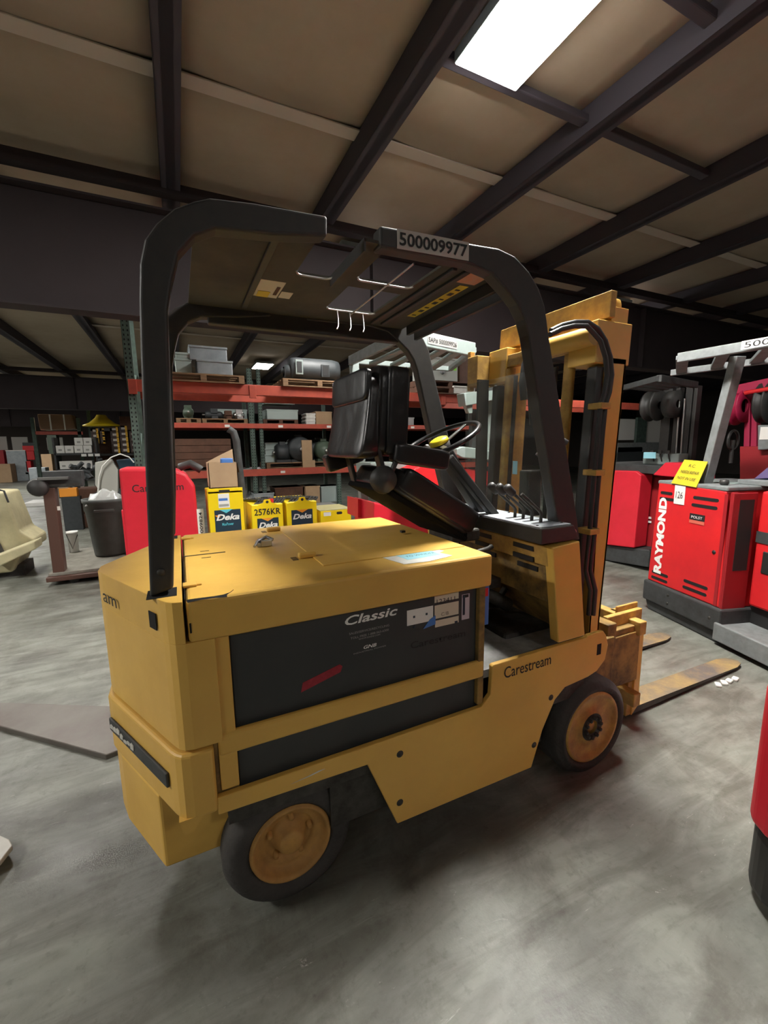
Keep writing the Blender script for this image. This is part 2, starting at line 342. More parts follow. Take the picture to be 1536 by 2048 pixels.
for i, s in enumerate(('MUST, BUY NEW', 'STEERING FAULT', 'TO WINDER')):
    text(s, 'handwriting', INK, doc, (.80+i*.006, .195-i*.042, 1.2294), (1, .02, 0), (0, 1, 0), .13, .02, bold=-.01, shear=.2)
build(MB().box(.035, .04, 0-.0015, 0, 1.13, 1.16), 'keyhole_slot', DRK, hood)
for (x, y) in ((.035, .135), (.035, .92)):
    build(MB().box(x-.01, x+.03, y-.01, y+.03, 1.227, 1.236).box(x+.02, x+.045, y+.0, y+.02, 1.227, 1.234), 'hinge_lug', YEL, hood, bev=.003)
# chassis side plates
for s in (0, 1):
    def yy(a, b): return (a, b) if s == 0 else (W-b, W-a)
    pl = [(.07, .575), (.07, .515), (.581, .502), (.702, .201), (1.396, .186), (1.455, .357), (1.525, .487), (1.586, .533), (1.74, .545), (1.80, .56), (1.854, .605), (1.87, .68), (1.85, .735), (1.828, .761), (1.717, .759), (1.715, .752), (1.159, .752), (1.15, .745), (1.15, .70), (1.145, .62), (1.10, .578)]
    a, b = yy(0, .022)
    sp = build(MB().prism(pl, 'xz', a, b), 'side_plate', YEL, FT, bev=.004)
    build(MB().box(.085, 1.115, *yy(.006, .03), .705, .782), 'side_rail', YEL, FT, bev=.012, seg=3)
    build(MB().box(.085, .14, *yy(.012, .03), .585, 1.095), 'door_stile', YEL, FT, bev=.004)
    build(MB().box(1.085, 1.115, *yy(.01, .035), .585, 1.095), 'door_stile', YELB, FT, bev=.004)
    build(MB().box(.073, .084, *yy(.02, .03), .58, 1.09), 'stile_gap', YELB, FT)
    if s == 0:
        for (x, z) in ((.715, .499), (.713, .291), (1.498, .507), (1.406, .298)):
            build(MB().lathe([(0, -.006), (.007, -.006), (.009, 0), (.014, -.001), (.015, .001)], (x, 0, z), 'y', 12), 'bolt', STL, sp)
        build(MB().box(1.79, 1.818, -.0015, 0, .645, .70), 'square_hole', DRK, sp)
        text('Carestream', 'lettering', INK, sp, (1.215, 0, .675), X, (-.01, 0, 1), .27, .052, bold=.004)
        plate('scrape', PAP, sp, (.30, 0, .535), (1, 0, .06), Z, .12, .008, .001, poly=[(0, 0), (.6, .1), (1, .7), (.8, 1), (.5, .5)])
    cp = [(1.462, 1.216), (1.628, 1.228), (1.70, .765), (1.528, .765)]
    build(MB().prism(cp, 'xz', *yy(0, .05)), 'cowl_side', YEL, FT, bev=.006)
# inner chassis (dark)
build(MB().box(.05, .14, .03, 1.02, .54, 1.09), 'battery_bulkhead', YELB, FT)
build(MB().box(.1, 1.5, .3, .75, .2, .46).box(.45, 1.5, .05, 1.0, .25, .46).box(.1, 1.75, .03, 1.02, .44, .56), 'chassis', STL, FT)
build(MB().box(1.40, 1.76, .2, .85, .2, .75), 'drive_unit', STL, FT, bev=.02)
build(MB().box(1.115, 1.77, .022, 1.028, .69, .725), 'floor_plate', mat('scuffed_floor_mat', (.36, .37, .36), .55, dirt=(.12, .12, .11), dirt_scale=7, dirt_amt=.5), FT)
# battery
bt = build(MB().box(.142, 1.1, .032, 1.018, .56, 1.2), 'battery', BAT, FT, bev=.004, lab='black battery behind the side opening')
yb = .032
def bp(x, y): p = U(x, y, 'y', yb); return V((p.x, yb, p.z))
def btext(s, a, b, h, m, **k):
    p, q = bp(*a), bp(*b); text(s, 'lettering', m, bt, p, (q-p), Z, (q-p).length, h, **k)
btext('Classic', (690, 1252), (795, 1229), .034, WINK, bold=.02, shear=.25)
btext('SALES/SERVICE/RECYCLING', (698, 1270), (778, 1252), .008, GINK)
btext('TOLL FREE 1-888-563-6300', (701, 1279), (777, 1261), .008, GINK)
btext('WWW.EXIDE.COM', (717, 1280), (760, 1270), .006, GINK)
btext('GNB', (727, 1298), (753, 1292), .013, WINK, bold=.02, shear=.3)
btext('INDUSTRIAL POWER', (707, 1309), (772, 1292), .005, GINK)
btext('Carestream', (821, 1298), (930, 1272), .028, INK, bold=.004)
tp = bp(602, 1385); tq = bp(685, 1340)
tape = plate('red_tape_strip', REDT, bt, tp, tq-tp, Z, (tq-tp).length, .03, .001, poly=[(0, 0), (.95, -.1), (1, .5), (.93, .9), (.05, 1.05)])
def sticker(x0, y0, x1, y1, m, nm='sticker', lab=None):   # px of top-left, bottom-right
    p = bp(x0, y1); q = bp(x1, y0); a = bp(x0, y0)
    return plate(nm, m, bt, (p.x, yb, min(p.z, a.z)), X, Z, q.x-p.x, abs(bp((x0+x1)/2, y0).z-bp((x0+x1)/2, y1).z), .001, lab)
s1 = sticker(814, 1222, 866, 1252, WHT, lab='white shield shaped sticker with blue corner')
o_ = bp(840, 1262); plate('blue_corner', BLUB, s1, (bp(846, 1250).x, yb, bp(846, 1258).z), X, Z, .055, .045, .002, poly=[(0, 0), (1, .2), (1, 1), (.55, .75)])
for (a, b_) in ((826, 1236), (851, 1230), (826, 1256)): plate('dot', NAVY, s1, bp(a, b_)+Y*-.0005, X, Z, .008, .008, .002)
s2 = sticker(869, 1193, 917, 1206, CRM); text('123411', 'handwriting', INK, s2, bp(873, 1208), X, Z, .085, .018)
s3 = sticker(869, 1212, 917, 1238, CRM); text('C/B', 'handwriting', INK, s3, bp(882, 1232), X, Z, .035, .014, bold=-.01)
s4 = sticker(870, 1242, 917, 1255, CRM); plate('dot', NAVY, s4, bp(909, 1246), X, Z, .014, .008, .002)
s5 = sticker(923, 1190, 939, 1240, mat('lilac_sticker', (.5, .45, .5), .5)); plate('print', INK, s5, bp(925, 1196), X, Z, .028, .012, .002); plate('print', NAVY, s5, bp(925, 1230), X, Z, .01, .08, .0022)
build(MB().box(1.118, 1.15, .03, .05, .92, 1.09), 'tag_block', BLUB, FT, bev=.003)
plate('red_mark', RED, FT, (1.125, .03, 1.045), X, Z, .018, .035, .0015)
# cables behind the hood
for pts, m_, r in (([(1.1, .3, 1.14), (1.2, .22, 1.17), (1.28, .2, 1.19), (1.3, .2, 1.2)], STL, .012), ([(1.1, .16, 1.09), (1.19, .17, 1.12), (1.29, .22, 1.17)], STL, .011),
                   ([(1.1, .2, 1.02), (1.18, .16, 1.02), (1.27, .2, 1.06), (1.33, .3, 1.12)], mat('red_cable', (.35, .07, .04), .5), .009), ([(1.1, .3, 1.06), (1.2, .3, 1.1), (1.33, .38, 1.13)], MATS['red_cable'], .009)):
    build(MB().tube(pts, r, 8), 'cable', m_, FT)
# cowl interior and dash
bk = build(MB().box(1.50, 1.54, .05, 1.0, .95, 1.235).prism([(1.52, .95), (1.55, .95), (1.74, .73), (1.70, .73)], 'xz', .05, 1.0), 'kick_panel', YELB, FT, lab='grimy yellow kick panel with dark vent slots')
build(MB().prism([(1.462, 1.215), (1.54, 1.222), (1.54, 1.12), (1.475, 1.12)], 'xz', .03, 1.02), 'cowl_rail', YELW, FT, bev=.004)
for yv in (.11, .40, .72):
    for zv in (1.175, 1.125, 1.075): build(MB().box(1.462 if zv > 1.12 else 1.492, 1.5, yv, yv+.13, zv, zv+.022), 'vent_slot', INK, bk)
for yv in (.35, .55): build(MB().box(1.35, 1.50, yv, yv+.08, .82, .835).bar((1.5, yv+.04, .83), (1.62, yv+.04, .98), .03, .02), 'pedal', STL, FT, bev=.004)
build(MB().box(1.22, 1.36, .52, .75, .72, .95).box(1.3, 1.45, .3, .5, .95, 1.0).tube([(1.25, .5, .9), (1.38, .32, .92), (1.5, .3, .85)], .035, 10).lathe([(0, 0), (.06, 0), (.06, .12), (0, .12)], (1.35, .42, .82), 'y', 16), 'brake_assembly', STL, FT, bev=.006)
dp = [(1.405, 1.232), (1.64, 1.232), (1.60, 1.302), (1.405, 1.302)]
ds = build(MB().prism(dp, 'xz', .012, 1.03), 'dash_box', BLK, FT, bev=.006)
dpan = build(MB().box(1.41, 1.595, .025, 1.02, 1.302, 1.306), 'dash_panel', GRYP, ds, bev=.001)
for (x, y) in ((1.43, .06), (1.575, .06), (1.43, .4), (1.575, .4), (1.43, .75), (1.575, .75)): build(MB().lathe([(0, .003), (.006, .003), (.006, 0)], (x, y, 1.306), 'z', 8), 'screw', STL, dpan)
plate('label', WHT, dpan, (1.44, .82, 1.306), X, Y, .1, .09, .001)
for i, yl in enumerate((.11, .165, .22, .275)):
    build(MB().box(1.45, 1.56, yl-.008, yl+.008, 1.3062, 1.307), 'lever_slot', INK, dpan)
    lv = build(MB().tube([(1.50, yl, 1.30), (1.502, yl, 1.345), (1.49, yl, 1.36), (1.40, yl+.02, 1.44)], .0075, 8), 'control_lever', STL, FT)
    if i > 0: build(MB().lathe([(0, -.03), (.016, -.028), (.019, -.02), (.019, .02), (.016, .028), (0, .03)], (0, 0, 0), 'z', 12).xf(Matrix.Translation((1.385, yl+.024, 1.452)) @ Matrix.Rotation(-.85, 4, 'Y')), 'knob', BLK, lv)
# steering column and wheel
scx = build(MB().bar((1.50, .52, 1.29), (1.26, .53, 1.62), .075, .06, (1, 0, .7)).bar((1.50, .42, 1.29), (1.24, .47, 1.60), .05, .04, (1, 0, .7)), 'steering_column', BLK, FT, bev=.008)
WC = V((1.205, .50, 1.675)); ax = V((-.50, .0, 1)).normalized()
rot = Z.rotation_difference(ax).to_matrix().to_4x4(); TM = Matrix.Translation(WC) @ rot
R_ = .205
rim = MB().lathe([(R_+.0125*math.cos(t*math.pi/4), .0125*math.sin(t*math.pi/4)) for t in range(8)], (0, 0, 0), 'z', 48, True).xf(TM)
sw = build(rim, 'steering_wheel', VIN, FT)
for k in range(3):
    t = 2.2+k*2.094; build(MB().bar((.03*math.cos(t), .03*math.sin(t), -.02), (R_*math.cos(t), R_*math.sin(t), 0), .022, .008).xf(TM), 'spoke', CHR, sw, bev=.002)
build(MB().lathe([(0, -.06), (.045, -.055), (.05, -.015), (.03, -.005), (0, 0)], (0, 0, 0), 'z', 24).xf(TM), 'hub', BLK, sw)
build(MB().lathe([(0, .018), (.03, .017), (.048, .01), (.05, -.008), (0, -.01)], (0, 0, 0), 'z', 24).xf(TM), 'horn_button', YBRT, sw)
build(MB().lathe([(0, 0), (.006, 0), (.006, .02), (.015, .03), (.012, .045), (0, .05)], (-.15, -.14, .01), 'z', 12).xf(TM), 'spinner_knob', CHR, sw)
# overhead guard
gd = build(MB().prism([(.115, .10), (1.255, .10), (1.255, .95), (.115, .95)], 'xy', 2.2722, 2.2728) if False else MB().box(1.30, 1.32, .14, .91, 2.25, 2.29), 'overhead_guard', BLK, FT, lab='black steel overhead guard with slotted roof plate')
def side_px(px): return [(p.x, p.z) for p in (U(a, b, 'y', .08) for a, b in px)]
ro = side_px([(300, 1196), (295, 1050), (288, 880), (281, 700), (278, 600), (279, 526), (289, 477), (312, 445), (348, 415), (387, 401), (419, 394), (504, 404), (655, 431), (655, 472), (543, 468), (432, 456), (390, 471), (357, 507), (344, 565), (336, 620), (338, 700), (344, 850), (349, 1000), (347, 1178)])
fo_ = side_px([(760, 450), (835, 463), (933, 485), (998, 496), (1031, 512), (1060, 543), (1079, 576), (1091, 612), (1100, 679), (1119, 797), (1137, 916), (1153, 1022), (1161, 1080), (1118, 1084), (1112, 1022), (1097, 929), (1080, 824), (1067, 731), (1058, 670), (1050, 638), (1036, 608), (1013, 578), (985, 547), (936, 526), (796, 500), (760, 493)])
for a, b in ((.08, .14), (.975, 1.035)):
    build(MB().prism(ro, 'xz', a, b), 'guard_rear_leg', BLK, gd, bev=.009, seg=3)
    build(MB().prism(fo_, 'xz', a, b), 'guard_front_leg', BLK, gd, bev=.009, seg=3)
# roof plate with slots
ZR = 2.32
slots = [(.505, .648, .06, .44), (.74, .99, .155, .40), (.74, .99, .48, .79)]
xs = sorted({.14, 1.26} | {q[0] for q in slots} | {q[1] for q in slots}); ysl = sorted({.09, 1.03} | {q[2] for q in slots if q[2] > .1} | {q[3] for q in slots})
rp = MB()
for i in range(len(xs)-1):
    for j in range(len(ysl)-1):
        cx, cy = (xs[i]+xs[i+1])/2, (ysl[j]+ysl[j+1])/2
        if not any(a < cx < b and c < cy < d for a, b, c, d in slots):
            rp.box(xs[i], xs[i+1], ysl[j], ysl[j+1], ZR, ZR+.01)
build(rp, 'roof_plate', ROOFP, gd)
for (a, b, c, d) in slots:
    n = 6; r = .03
    arc_ = [(a+r-r*math.cos(math.pi/2*k/n), d-r+r*math.sin(math.pi/2*k/n), ZR-.002) for k in range(n+1)]+[(b-r+r*math.sin(math.pi/2*k/n), d-r+r*math.cos(math.pi/2*k/n), ZR-.002) for k in range(n+1)]
    build(MB().tube(arc_, .004, 6), 'slot_rim', CHR, gd)
build(MB().box(.645, .652, .09, .44, ZR-.03, ZR+.01), 'roof_lip', BLK, gd)
build(MB().box(.365, .39, .14, .91, ZR-.012, ZR), 'roof_rib', BLK, gd, bev=.003)
for x_ in (1.03, 1.09, 1.25): build(MB().box(x_, x_+.02, .14, .91, ZR-(.012 if x_ < 1.2 else .05), ZR), 'roof_rib', BLK, gd, bev=.003)
build(MB().box(.22, 1.24, .98, 1.03, 2.245, 2.34), 'far_rail', BLK, gd, bev=.006)
build(MB().tube([(.867, .15, ZR-.012), (.873, .806, ZR-.012)], .004, 6), 'wire_rod', CHR, gd)
for x_ in (.80, .865, .935):
    build(MB().tube([(x_, .79, ZR-.005), (x_, .78, ZR-.05), (x_-.015, .74, ZR-.09), (x_-.03, .72, ZR-.11)], .003, 6), 'wire_hook', CHR, gd)
p0, p1, p2 = U(794, 497, 'y', .079), U(937, 522, 'y', .079), U(796, 459, 'y', .079)
xd = (p1-p0).normalized(); sg = plate('number_label', mat('grey_label', (.5, .49, .45), .6), gd, p0, xd, Z, (p1-p0).length, .062, .0015)
text('500009977', 'lettering', INK, sg, p0+xd*.008+Z*.010+Y*-.0018, xd, Z, (p1-p0).length-.016, .042, bold=.02)
st = plate('warning_label', YSTK, gd, (1.165, .745, ZR-.001), (0, -1, 0), (1, 0, 0), .46, .045, .002)
for i in range(7): plate('print', INK, st, (1.174, .715-i*.063, ZR-.0035), (0, -1, 0), (1, 0, 0), .03 if i % 2 else .012, .022, .001)
plate('orange_label', OSTK, gd, (1.13, .26, ZR-.001), (0, -1, 0), (1, 0, 0), .14, .09, .002)
st = plate('instruction_label', CRM, gd, (.395, .745, ZR-.001), (0, -1, 0), (1, 0, 0), .20, .10, .002)
plate('print', YSTK, st, (.405, .74, ZR-.0035), (0, -1, 0), (1, 0, 0), .07, .05, .001); plate('print', BRWN, st, (.47, .70, ZR-.0035), (0, -1, 0), (1, 0, 0), .1, .015, .001)
plate('small_label', CRM, gd, (.50, .73, ZR-.001), (0, -1, 0), (1, 0, 0), .08, .05, .002)
build(MB().box(-.072, .008, .066, .15, 1.2265, 1.2285).box(-.072, .008, .965, 1.04, 1.2265, 1.2285), 'post_gap', DRK, FT)
build(MB().lathe([(0, -.004), (.01, -.004), (.012, 0)], (-.028, .08, 1.30), 'y', 10), 'bolt', STL, gd)
build(MB().lathe([(0, -.006), (.013, -.006), (.016, 0)], (1.68, .08, 1.25), 'y', 12), 'bolt', mat('pink_cap', (.45, .2, .2), .5), gd)
# rear legs lean: seat
st = build(MB().box(-.01, .01, -.01, .01, 0, .01).xf(Matrix.Translation((1.0, .5, 1.24))), 'seat', VIN, FT, lab='black vinyl seat tipped forward on its frame')
def cushion(cx, sx, sy, sz, puff=.03, n=10):
    vs = []; fs = []; m = MB()
    b = bmesh.new(); bmesh.ops.create_cube(b, size=1); bmesh.ops.subdivide_edges(b, edges=b.edges, cuts=n, use_grid_fill=True)
    for v in b.verts:
        p = v.co*2; q = V(p); k = 9
        l = (abs(p.x)**k+abs(p.y)**k+abs(p.z)**k)**(1/k); q = p/l if l > 0 else p
        q = q*1.0
        v.co = V((q.x*sx/2, q.y*sy/2, q.z*sz/2))
    vs = [v.co.copy() for v in b.verts]; b.verts.index_update(); fs = [[v.index for v in f.verts] for f in b.faces]; b.free()
    m.add(vs, fs, True); m.xf(cx); return m
RY = lambda a: Matrix.Rotation(a, 4, 'Y'); TR = Matrix.Translation
tilt = .55
bkm = TR((.845, .52, 1.80)) @ RY(.06)
build(cushion(bkm, .13, .43, .37), 'backrest', VIN, st)
build(cushion(bkm @ TR((.03, -.19, 0)), .10, .08, .36), 'bolster', VIN, st); build(cushion(bkm @ TR((.03, .19, 0)), .10, .08, .36), 'bolster', VIN, st)
pou = cushion(bkm @ TR((-.075, 0, -.03)), .05, .42, .34)
im_ = bkm.inverted()
for k, p_ in enumerate(pou.v):      # the pouch sags: deeper and wider towards its foot
    q_ = im_ @ p_; f_ = (.15-q_.z)/.34; q_.y *= 1+.10*f_; q_.x -= .035*f_*f_ if q_.x < -.06 else 0; pou.v[k] = bkm @ q_
pc = build(pou, 'rear_pouch', VIN, st)
build(cushion(bkm @ TR((-.10, 0, .10)), .03, .42, .13), 'pouch_flap', VIN, pc)
stm = TR((1.06, .52, 1.40)) @ RY(tilt)
build(cushion(stm, .50, .46, .11), 'seat_cushion', VIN, st)
build(cushion(stm @ TR((.02, -.19, .02)), .46, .09, .11), 'bolster', VIN, st); build(cushion(stm @ TR((.02, .19, .02)), .46, .09, .11), 'bolster', VIN, st)
build(MB().box(-.25, .25, -.215, .215, -.075, -.05).xf(stm), 'seat_pan', mat('dull_black_pan', (.008, .008, .008), .9, spec=.05), st, bev=.006)
for yv in (.34, .70): build(MB().bar((.79, yv, 1.66), (.84, yv, 1.46), .05, .02), 'hinge_bracket', BLK, st, bev=.005)
build(MB().box(1.22, 1.34, .4, .62, 1.18, 1.24).box(1.28, 1.36, .36, .40, 1.19, 1.25).box(1.28, 1.36, .62, .66, 1.19, 1.25), 'seat_mount', STL, st, bev=.01)
build(cushion(TR((.98, .30, 1.61)) @ RY(.16), .27, .07, .085), 'armrest', VIN, st); build(cushion(TR((.80, .76, 1.60)) @ RY(-.3), .2, .07, .09), 'armrest', VIN, st)
build(MB().tube([(.87, .29, 1.62), (.83, .285, 1.54), (.80, .29, 1.47)], .012, 8), 'seat_belt', GUNM, st)
build(MB().lathe([(0, -.03), (.05, -.025), (.06, 0), (.05, .03), (0, .035)], (.80, .29, 1.52), 'y', 16), 'belt_reel', BLK, st)
# mast
ms = build(MB().box(1.82, 1.98, .15, .9, .12, .2), 'mast', YEL, FT, lab='yellow upright mast with cross members')
def chan(x0, x1, y0, y1, z0, z1, nm, m_): return build(MB().box(x0, x1, y0, y0+.016, z0, z1).box(x0, x0+.02, y0, y1, z0, z1).box(x1-.02, x1, y0, y1, z0, z1), nm, m_, ms, bev=.003)
L_ = .068   # slight forward lean
def lean(o_):
    for v in o_.data.vertices:
        wz = v.co.z; v.co.x += (wz-.7)*.045
for y0, y1 in ((.14, .21), (.91, .84)):
    s_ = 1 if y0 < y1 else -1
    oc = [(1.905, .1), (1.981, .1), (1.984, .72), (2.051, 2.06), (1.908, 2.06)]; ya, yb2 = sorted((y0, y0+s_*.016)); yc, yd = sorted((y0, y1))
    o_ = build(MB().prism(oc, 'xz', ya, yb2).prism([(1.905, .1), (1.92, .1), (1.922, 2.06), (1.908, 2.06)], 'xz', yc, yd).prism([(1.966, .1), (1.981, .1), (1.984, .72), (2.051, 2.06), (2.036, 2.06), (1.969, .72)], 'xz', yc, yd), 'outer_channel', YEL, ms, bev=.002)
    a, b = sorted((y0+s_*.075, y0+s_*.14))
    o_ = build(MB().box(1.89, 1.97, a, b, .12, 2.2), 'inner_channel', YELW, ms, bev=.003); lean(o_)
    o_ = build(MB().box(1.77, 2.01, *sorted((y0-s_*.0, y0+s_*.16)), 2.03, 2.225), 'channel_cap', YEL, ms, bev=.005); lean(o_)
    o_ = build(MB().lathe([(0, .02), (.05, .02), (.055, 0), (.06, -.06), (.06, -.1)], (1.93, y0+s_*.08, 2.32), 'z', 20).box(1.88, 2.0, *sorted((y0+s_*.02, y0+s_*.15)), 2.22, 2.30), 'cylinder_head', YEL, ms, bev=.004); lean(o_)
    o_ = build(MB().box(1.80, 1.855, *sorted((y0+s_*.01, y0+s_*.07)), .72, 2.02), 'lift_cylinder', BLK, ms, bev=.01); lean(o_)
    o_ = build(MB().lathe([(.028, .75), (.028, 2.1)], (1.80, y0+s_*.17, 0), 'z', 16), 'cylinder_rod', YELW, ms); lean(o_)
    o_ = build(MB().lathe([(.012, 1.25), (.012, 2.05)], (1.78, y0+s_*.24, 0), 'z', 12), 'lift_chain', STL, ms); lean(o_)
for (x0, x1, z0, z1, y0, y1, m_) in ((1.84, 1.88, 2.24, 2.36, .14, .90, YELW), (1.78, 1.83, 2.11, 2.18, .15, 1.0, YELW), (1.90, 1.96, 2.22, 2.32, .2, .85, YEL), (1.90, 1.94, .9, 1.0, .2, .85, YELB)):
    o_ = build(MB().box(x0, x1, y0, y1, z0, z1), 'cross_member', m_, ms, bev=.004); lean(o_)
o_ = build(MB().box(1.74, 1.88, .90, 1.0, 2.02, 2.20).box(1.755, 1.79, .99, 1.02, 2.0, 2.24), 'end_bracket', YELW, ms, bev=.004)
o_ = build(MB().lathe([(.045, .14), (.045, .40)], (1.82, 0, 2.15), 'y', 20).lathe([(0, .14), (.045, .14)], (1.82, 0, 2.15), 'y', 20), 'pulley_tube', YEL, ms)
o_ = build(MB().box(1.72, 1.80, .86, .875, .95, 2.05), 'mast_guard_strip', BLK, ms)
# hose loop on the near side of the mast
def arc(c, rx, rz, a0, a1, y, n=12): return [(c[0]+rx*math.cos(math.radians(a0+(a1-a0)*i/n)), y, c[1]+rz*math.sin(math.radians(a0+(a1-a0)*i/n))) for i in range(n+1)]
hp_ = [(1102, 662), (1125, 651), (1150, 645), (1175, 645), (1195, 658), (1210, 682), (1220, 715), (1223, 750), (1218, 785), (1210, 810), (1205, 860), (1199, 930), (1193, 1000), (1188, 1070), (1180, 1140), (1190, 1180), (1186, 1230)]
for dx, rr, dy in ((0, .0125, .10), (-9, .011, .085)):
    pts = [U(a+dx*(1 if k > 3 else .2), b+(7 if dx and k < 5 else 0), 'y', dy) for k, (a, b) in enumerate(hp_)]
    build(MB().tube(pts, rr, 10), 'hydraulic_hose', GUNM, ms)
for q_ in (((1066, 700), (1050, 730), (1045, 765), (1048, 800)), ((1078, 705), (1066, 740), (1062, 790), (1066, 850))): build(MB().tube([U(a, b, 'y', .50) for a, b in q_], .02, 10), 'hydraulic_hose', GUNM, ms)
for a_, b_ in ((1204, 812), (1193, 945), (1182, 1062)): q_ = U(a_, b_, 'y', .09); build(MB().box(q_.x-.035, q_.x+.03, .065, .14, q_.z-.014, q_.z+.014), 'hose_clamp', YELW, ms, bev=.004)
build(MB().tube([(1.58, .22, 1.60), (1.60, .18, 1.66), (1.64, .15, 1.68), (1.67, .14, 1.66)], .016, 10), 'grab_handle', CHAR, ms)
build(MB().box(1.70, 1.80, .40, .47, 1.27, 1.52), 'control_box', BLK, ms, bev=.01)
build(MB().box(1.66, 1.668, .235, .90, 1.30, 2.02), 'clear_shield', GLS, FT, lab='clear acrylic shield in front of the mast')
plate('tape_mark', BLU, FT, (1.655, .47, 1.50), (0, -1, 0), Z, .035, .07, .001)
# carriage and forks
cg = build(MB().box(2.03, 2.10, .12, .93, .56, .70).box(2.03, 2.10, .12, .93, .2, .3), 'fork_carriage', YELB, FT, bev=.004, lab='worn yellow carriage plate holding the forks')
for s in (0, 1):
    def m_(a, b): return (a, b) if s == 0 else (W-b, W-a)
    build(MB().box(1.93, 2.06, *m_(.10, .125), .10, .64), 'carriage_side', YELB, cg, bev=.004)
    build(MB().box(2.0, 2.34, *m_(.14, .165), .30, .60).box(1.98, 2.30, *m_(.15, .3), .60, .635), 'carriage_bracket', YELB, cg, bev=.004)
    build(MB().box(2.12, 2.42, *m_(.19, .22), .58, .70).box(2.24, 2.42, *m_(.22, .235), .60, .73), 'roller_bracket', YELW, cg, bev=.004)
build(MB().box(2.30, 2.36, .12, .93, .58, .66).box(2.30, 2.36, .12, .93, .14, .22), 'fork_bar', YELW, cg, bev=.006)
for s, y0 in ((0, .20), (1, .70)):
    y1 = y0+.135
    fk = build(MB().prism([(2.40, .60), (2.455, .60), (2.455, .07), (2.40, .02)], 'xz', y0-.01, y1), 'fork_shank', YEL, FT, bev=.004)
    build(MB().box(2.36, 2.402, y0, y0+.03, .02, .24).box(2.33, 2.40, y0, y1, .50, .66), 'shank_hook', YELW, fk, bev=.003)
    prof = [(2.42, y0), (3.60, y0), (3.69, y0+.02), (3.72, y0+.05), (3.72, y1-.05), (3.69, y1-.02), (3.60, y1), (2.42, y1)]
    vs = [(x, y, .018) for x, y in prof]+[(x, y, .06-.036*max(0, (x-2.6)/1.12)) for x, y in prof]; n = 8
    build(MB().add(vs, [tuple(range(n))[::-1]]+[(i, (i+1) % n, (i+1) % n+n, i+n) for i in range(n)]), 'fork_blade', FORKE, fk)
    build(MB().add(vs[n:], [tuple(range(n))]).xf(TR((0, 0, .0008))), 'worn_top_face', FORKM, fk)
# wheels
def wheel(x, y, r, wd, rimr, nm, front):
    s_ = 1 if y < .5 else -1
    P = lambda pr: [(a, b*s_) for a, b in pr]
    prof = [(rimr, .012), (rimr+.012, .002), (rimr+.03, -.002), (r-.035, -.001), (r-.012, .012), (r, .035), (r, wd-.03), (r-.02, wd), (rimr, wd)]
    t = build(MB().lathe(P(prof), (x, y, r), 'y', 48, True), nm, RUB, FT)
    if front: pr = [(rimr+.001, .014), (rimr-.004, .004), (rimr-.018, .006), (rimr-.024, .018), (.085, .022), (.078, .012), (.05, .012), (.045, .03), (.028, .03), (.024, .018), (0, .018)]
    else: pr = [(rimr+.001, .01), (rimr-.004, -.002), (rimr-.012, -.001), (rimr-.018, .012), (rimr-.026, .036), (rimr-.040, .042), (.096, .036), (.09, .05), (.066, .056), (.06, .04), (.052, .036), (.046, .012), (.040, .004), (.02, .0), (0, .0)]
    rm = build(MB().lathe(P(pr), (x, y, r), 'y', 40), 'rim', RIM if not front else YELW, t)
    nb, br = (10, .052) if front else (5, .078)
    for k in range(nb):
        a = 2*math.pi*k/nb+.2; build(MB().lathe(P([(0, -.004), (.009, -.004), (.010, .014)] if front else [(0, .03), (.009, .03), (.010, .055)]), (x+br*math.cos(a), y, r+br*math.sin(a)), 'y', 8), 'lug_nut', STL if front else RIM, rm)
    if front: build(MB().lathe(P([(.072, .011), (.035, .011)]), (x, y, r), 'y', 24), 'hub_face', STL, rm)
wheel(1.81, .0, .25, .19, .185, 'front_wheel', True); wheel(1.81, W, .25, .19, .185, 'front_wheel', True)
wheel(.305, .062, .236, .2, .148, 'rear_wheel', False); wheel(.305, W-.062, .236, .2, .148, 'rear_wheel', False)
build(MB().box(.2, .4, .2, .85, .18, .3), 'steer_axle', STL, FT, bev=.01)
# ------------------------------------------------------------------ the things around the forklift
def PP(mb, px, y0, dep):        # outline seen in the photograph, put on the vertical plane y0 and given depth
    q = [U(a, b, 'y', y0) for a, b in px]; return mb.prism([(p.x, p.z) for p in q], 'xz', y0, y0+dep)
def at(px, py, y0): return U(px, py, 'y', y0)
def bx(mb, x0, y0, x1, y1, pl, dep):   # px box on plane
    a, b = at(x0, y0, pl), at(x1, y1, pl); m_ = at((x0+x1)/2, y0, pl), at((x0+x1)/2, y1, pl)
    return mb.box(a.x, b.x, pl, pl+dep, m_[1].z, m_[0].z)
def T(name, label, cat, p, group=None, z=None): return thing(name, label, cat, (p[0], p[1], p[2] if z is None else z), 0, group)
# --- red cabinet-like truck body on the left, reading Carestream
t = T('forklift', 'red truck body with rounded corner behind the left guard post', 'forklift', (-.1, 5.2, 0))
Y0 = 4.2
a = at(237, 935, Y0); b = at(410, 1000, Y0)
pts = [(237, 937), (345, 938), (372, 948), (390, 972), (393, 1000)]
q = [at(x, y, Y0) for x, y in pts]; q = [(p.x, p.z) for p in q]+[(q[-1].x, .12), (q[0].x-.02, .12)]
bd = build(MB().prism(q, 'xz', Y0, Y0+.65), 'body', REDC, t, bev=.03, seg=3)
build(MB().box(q[0][0], q[-1][0]+.1, Y0+.05, Y0+.7, .0, .14), 'skirt', CHAR, t, bev=.01)
build(MB().box(q[-1][0], q[-1][0]+.16, Y0+.01, Y0+.6, .1, at(400, 1008, Y0+.1).z), 'side_box', REDC, t, bev=.01)
p = at(265, 985, Y0); p2 = at(368, 985, Y0)
text('Carestream', 'lettering', INK, bd, (p.x, Y0-.001, p.z), X, Z, p2.x-p.x, .085, bold=.004)
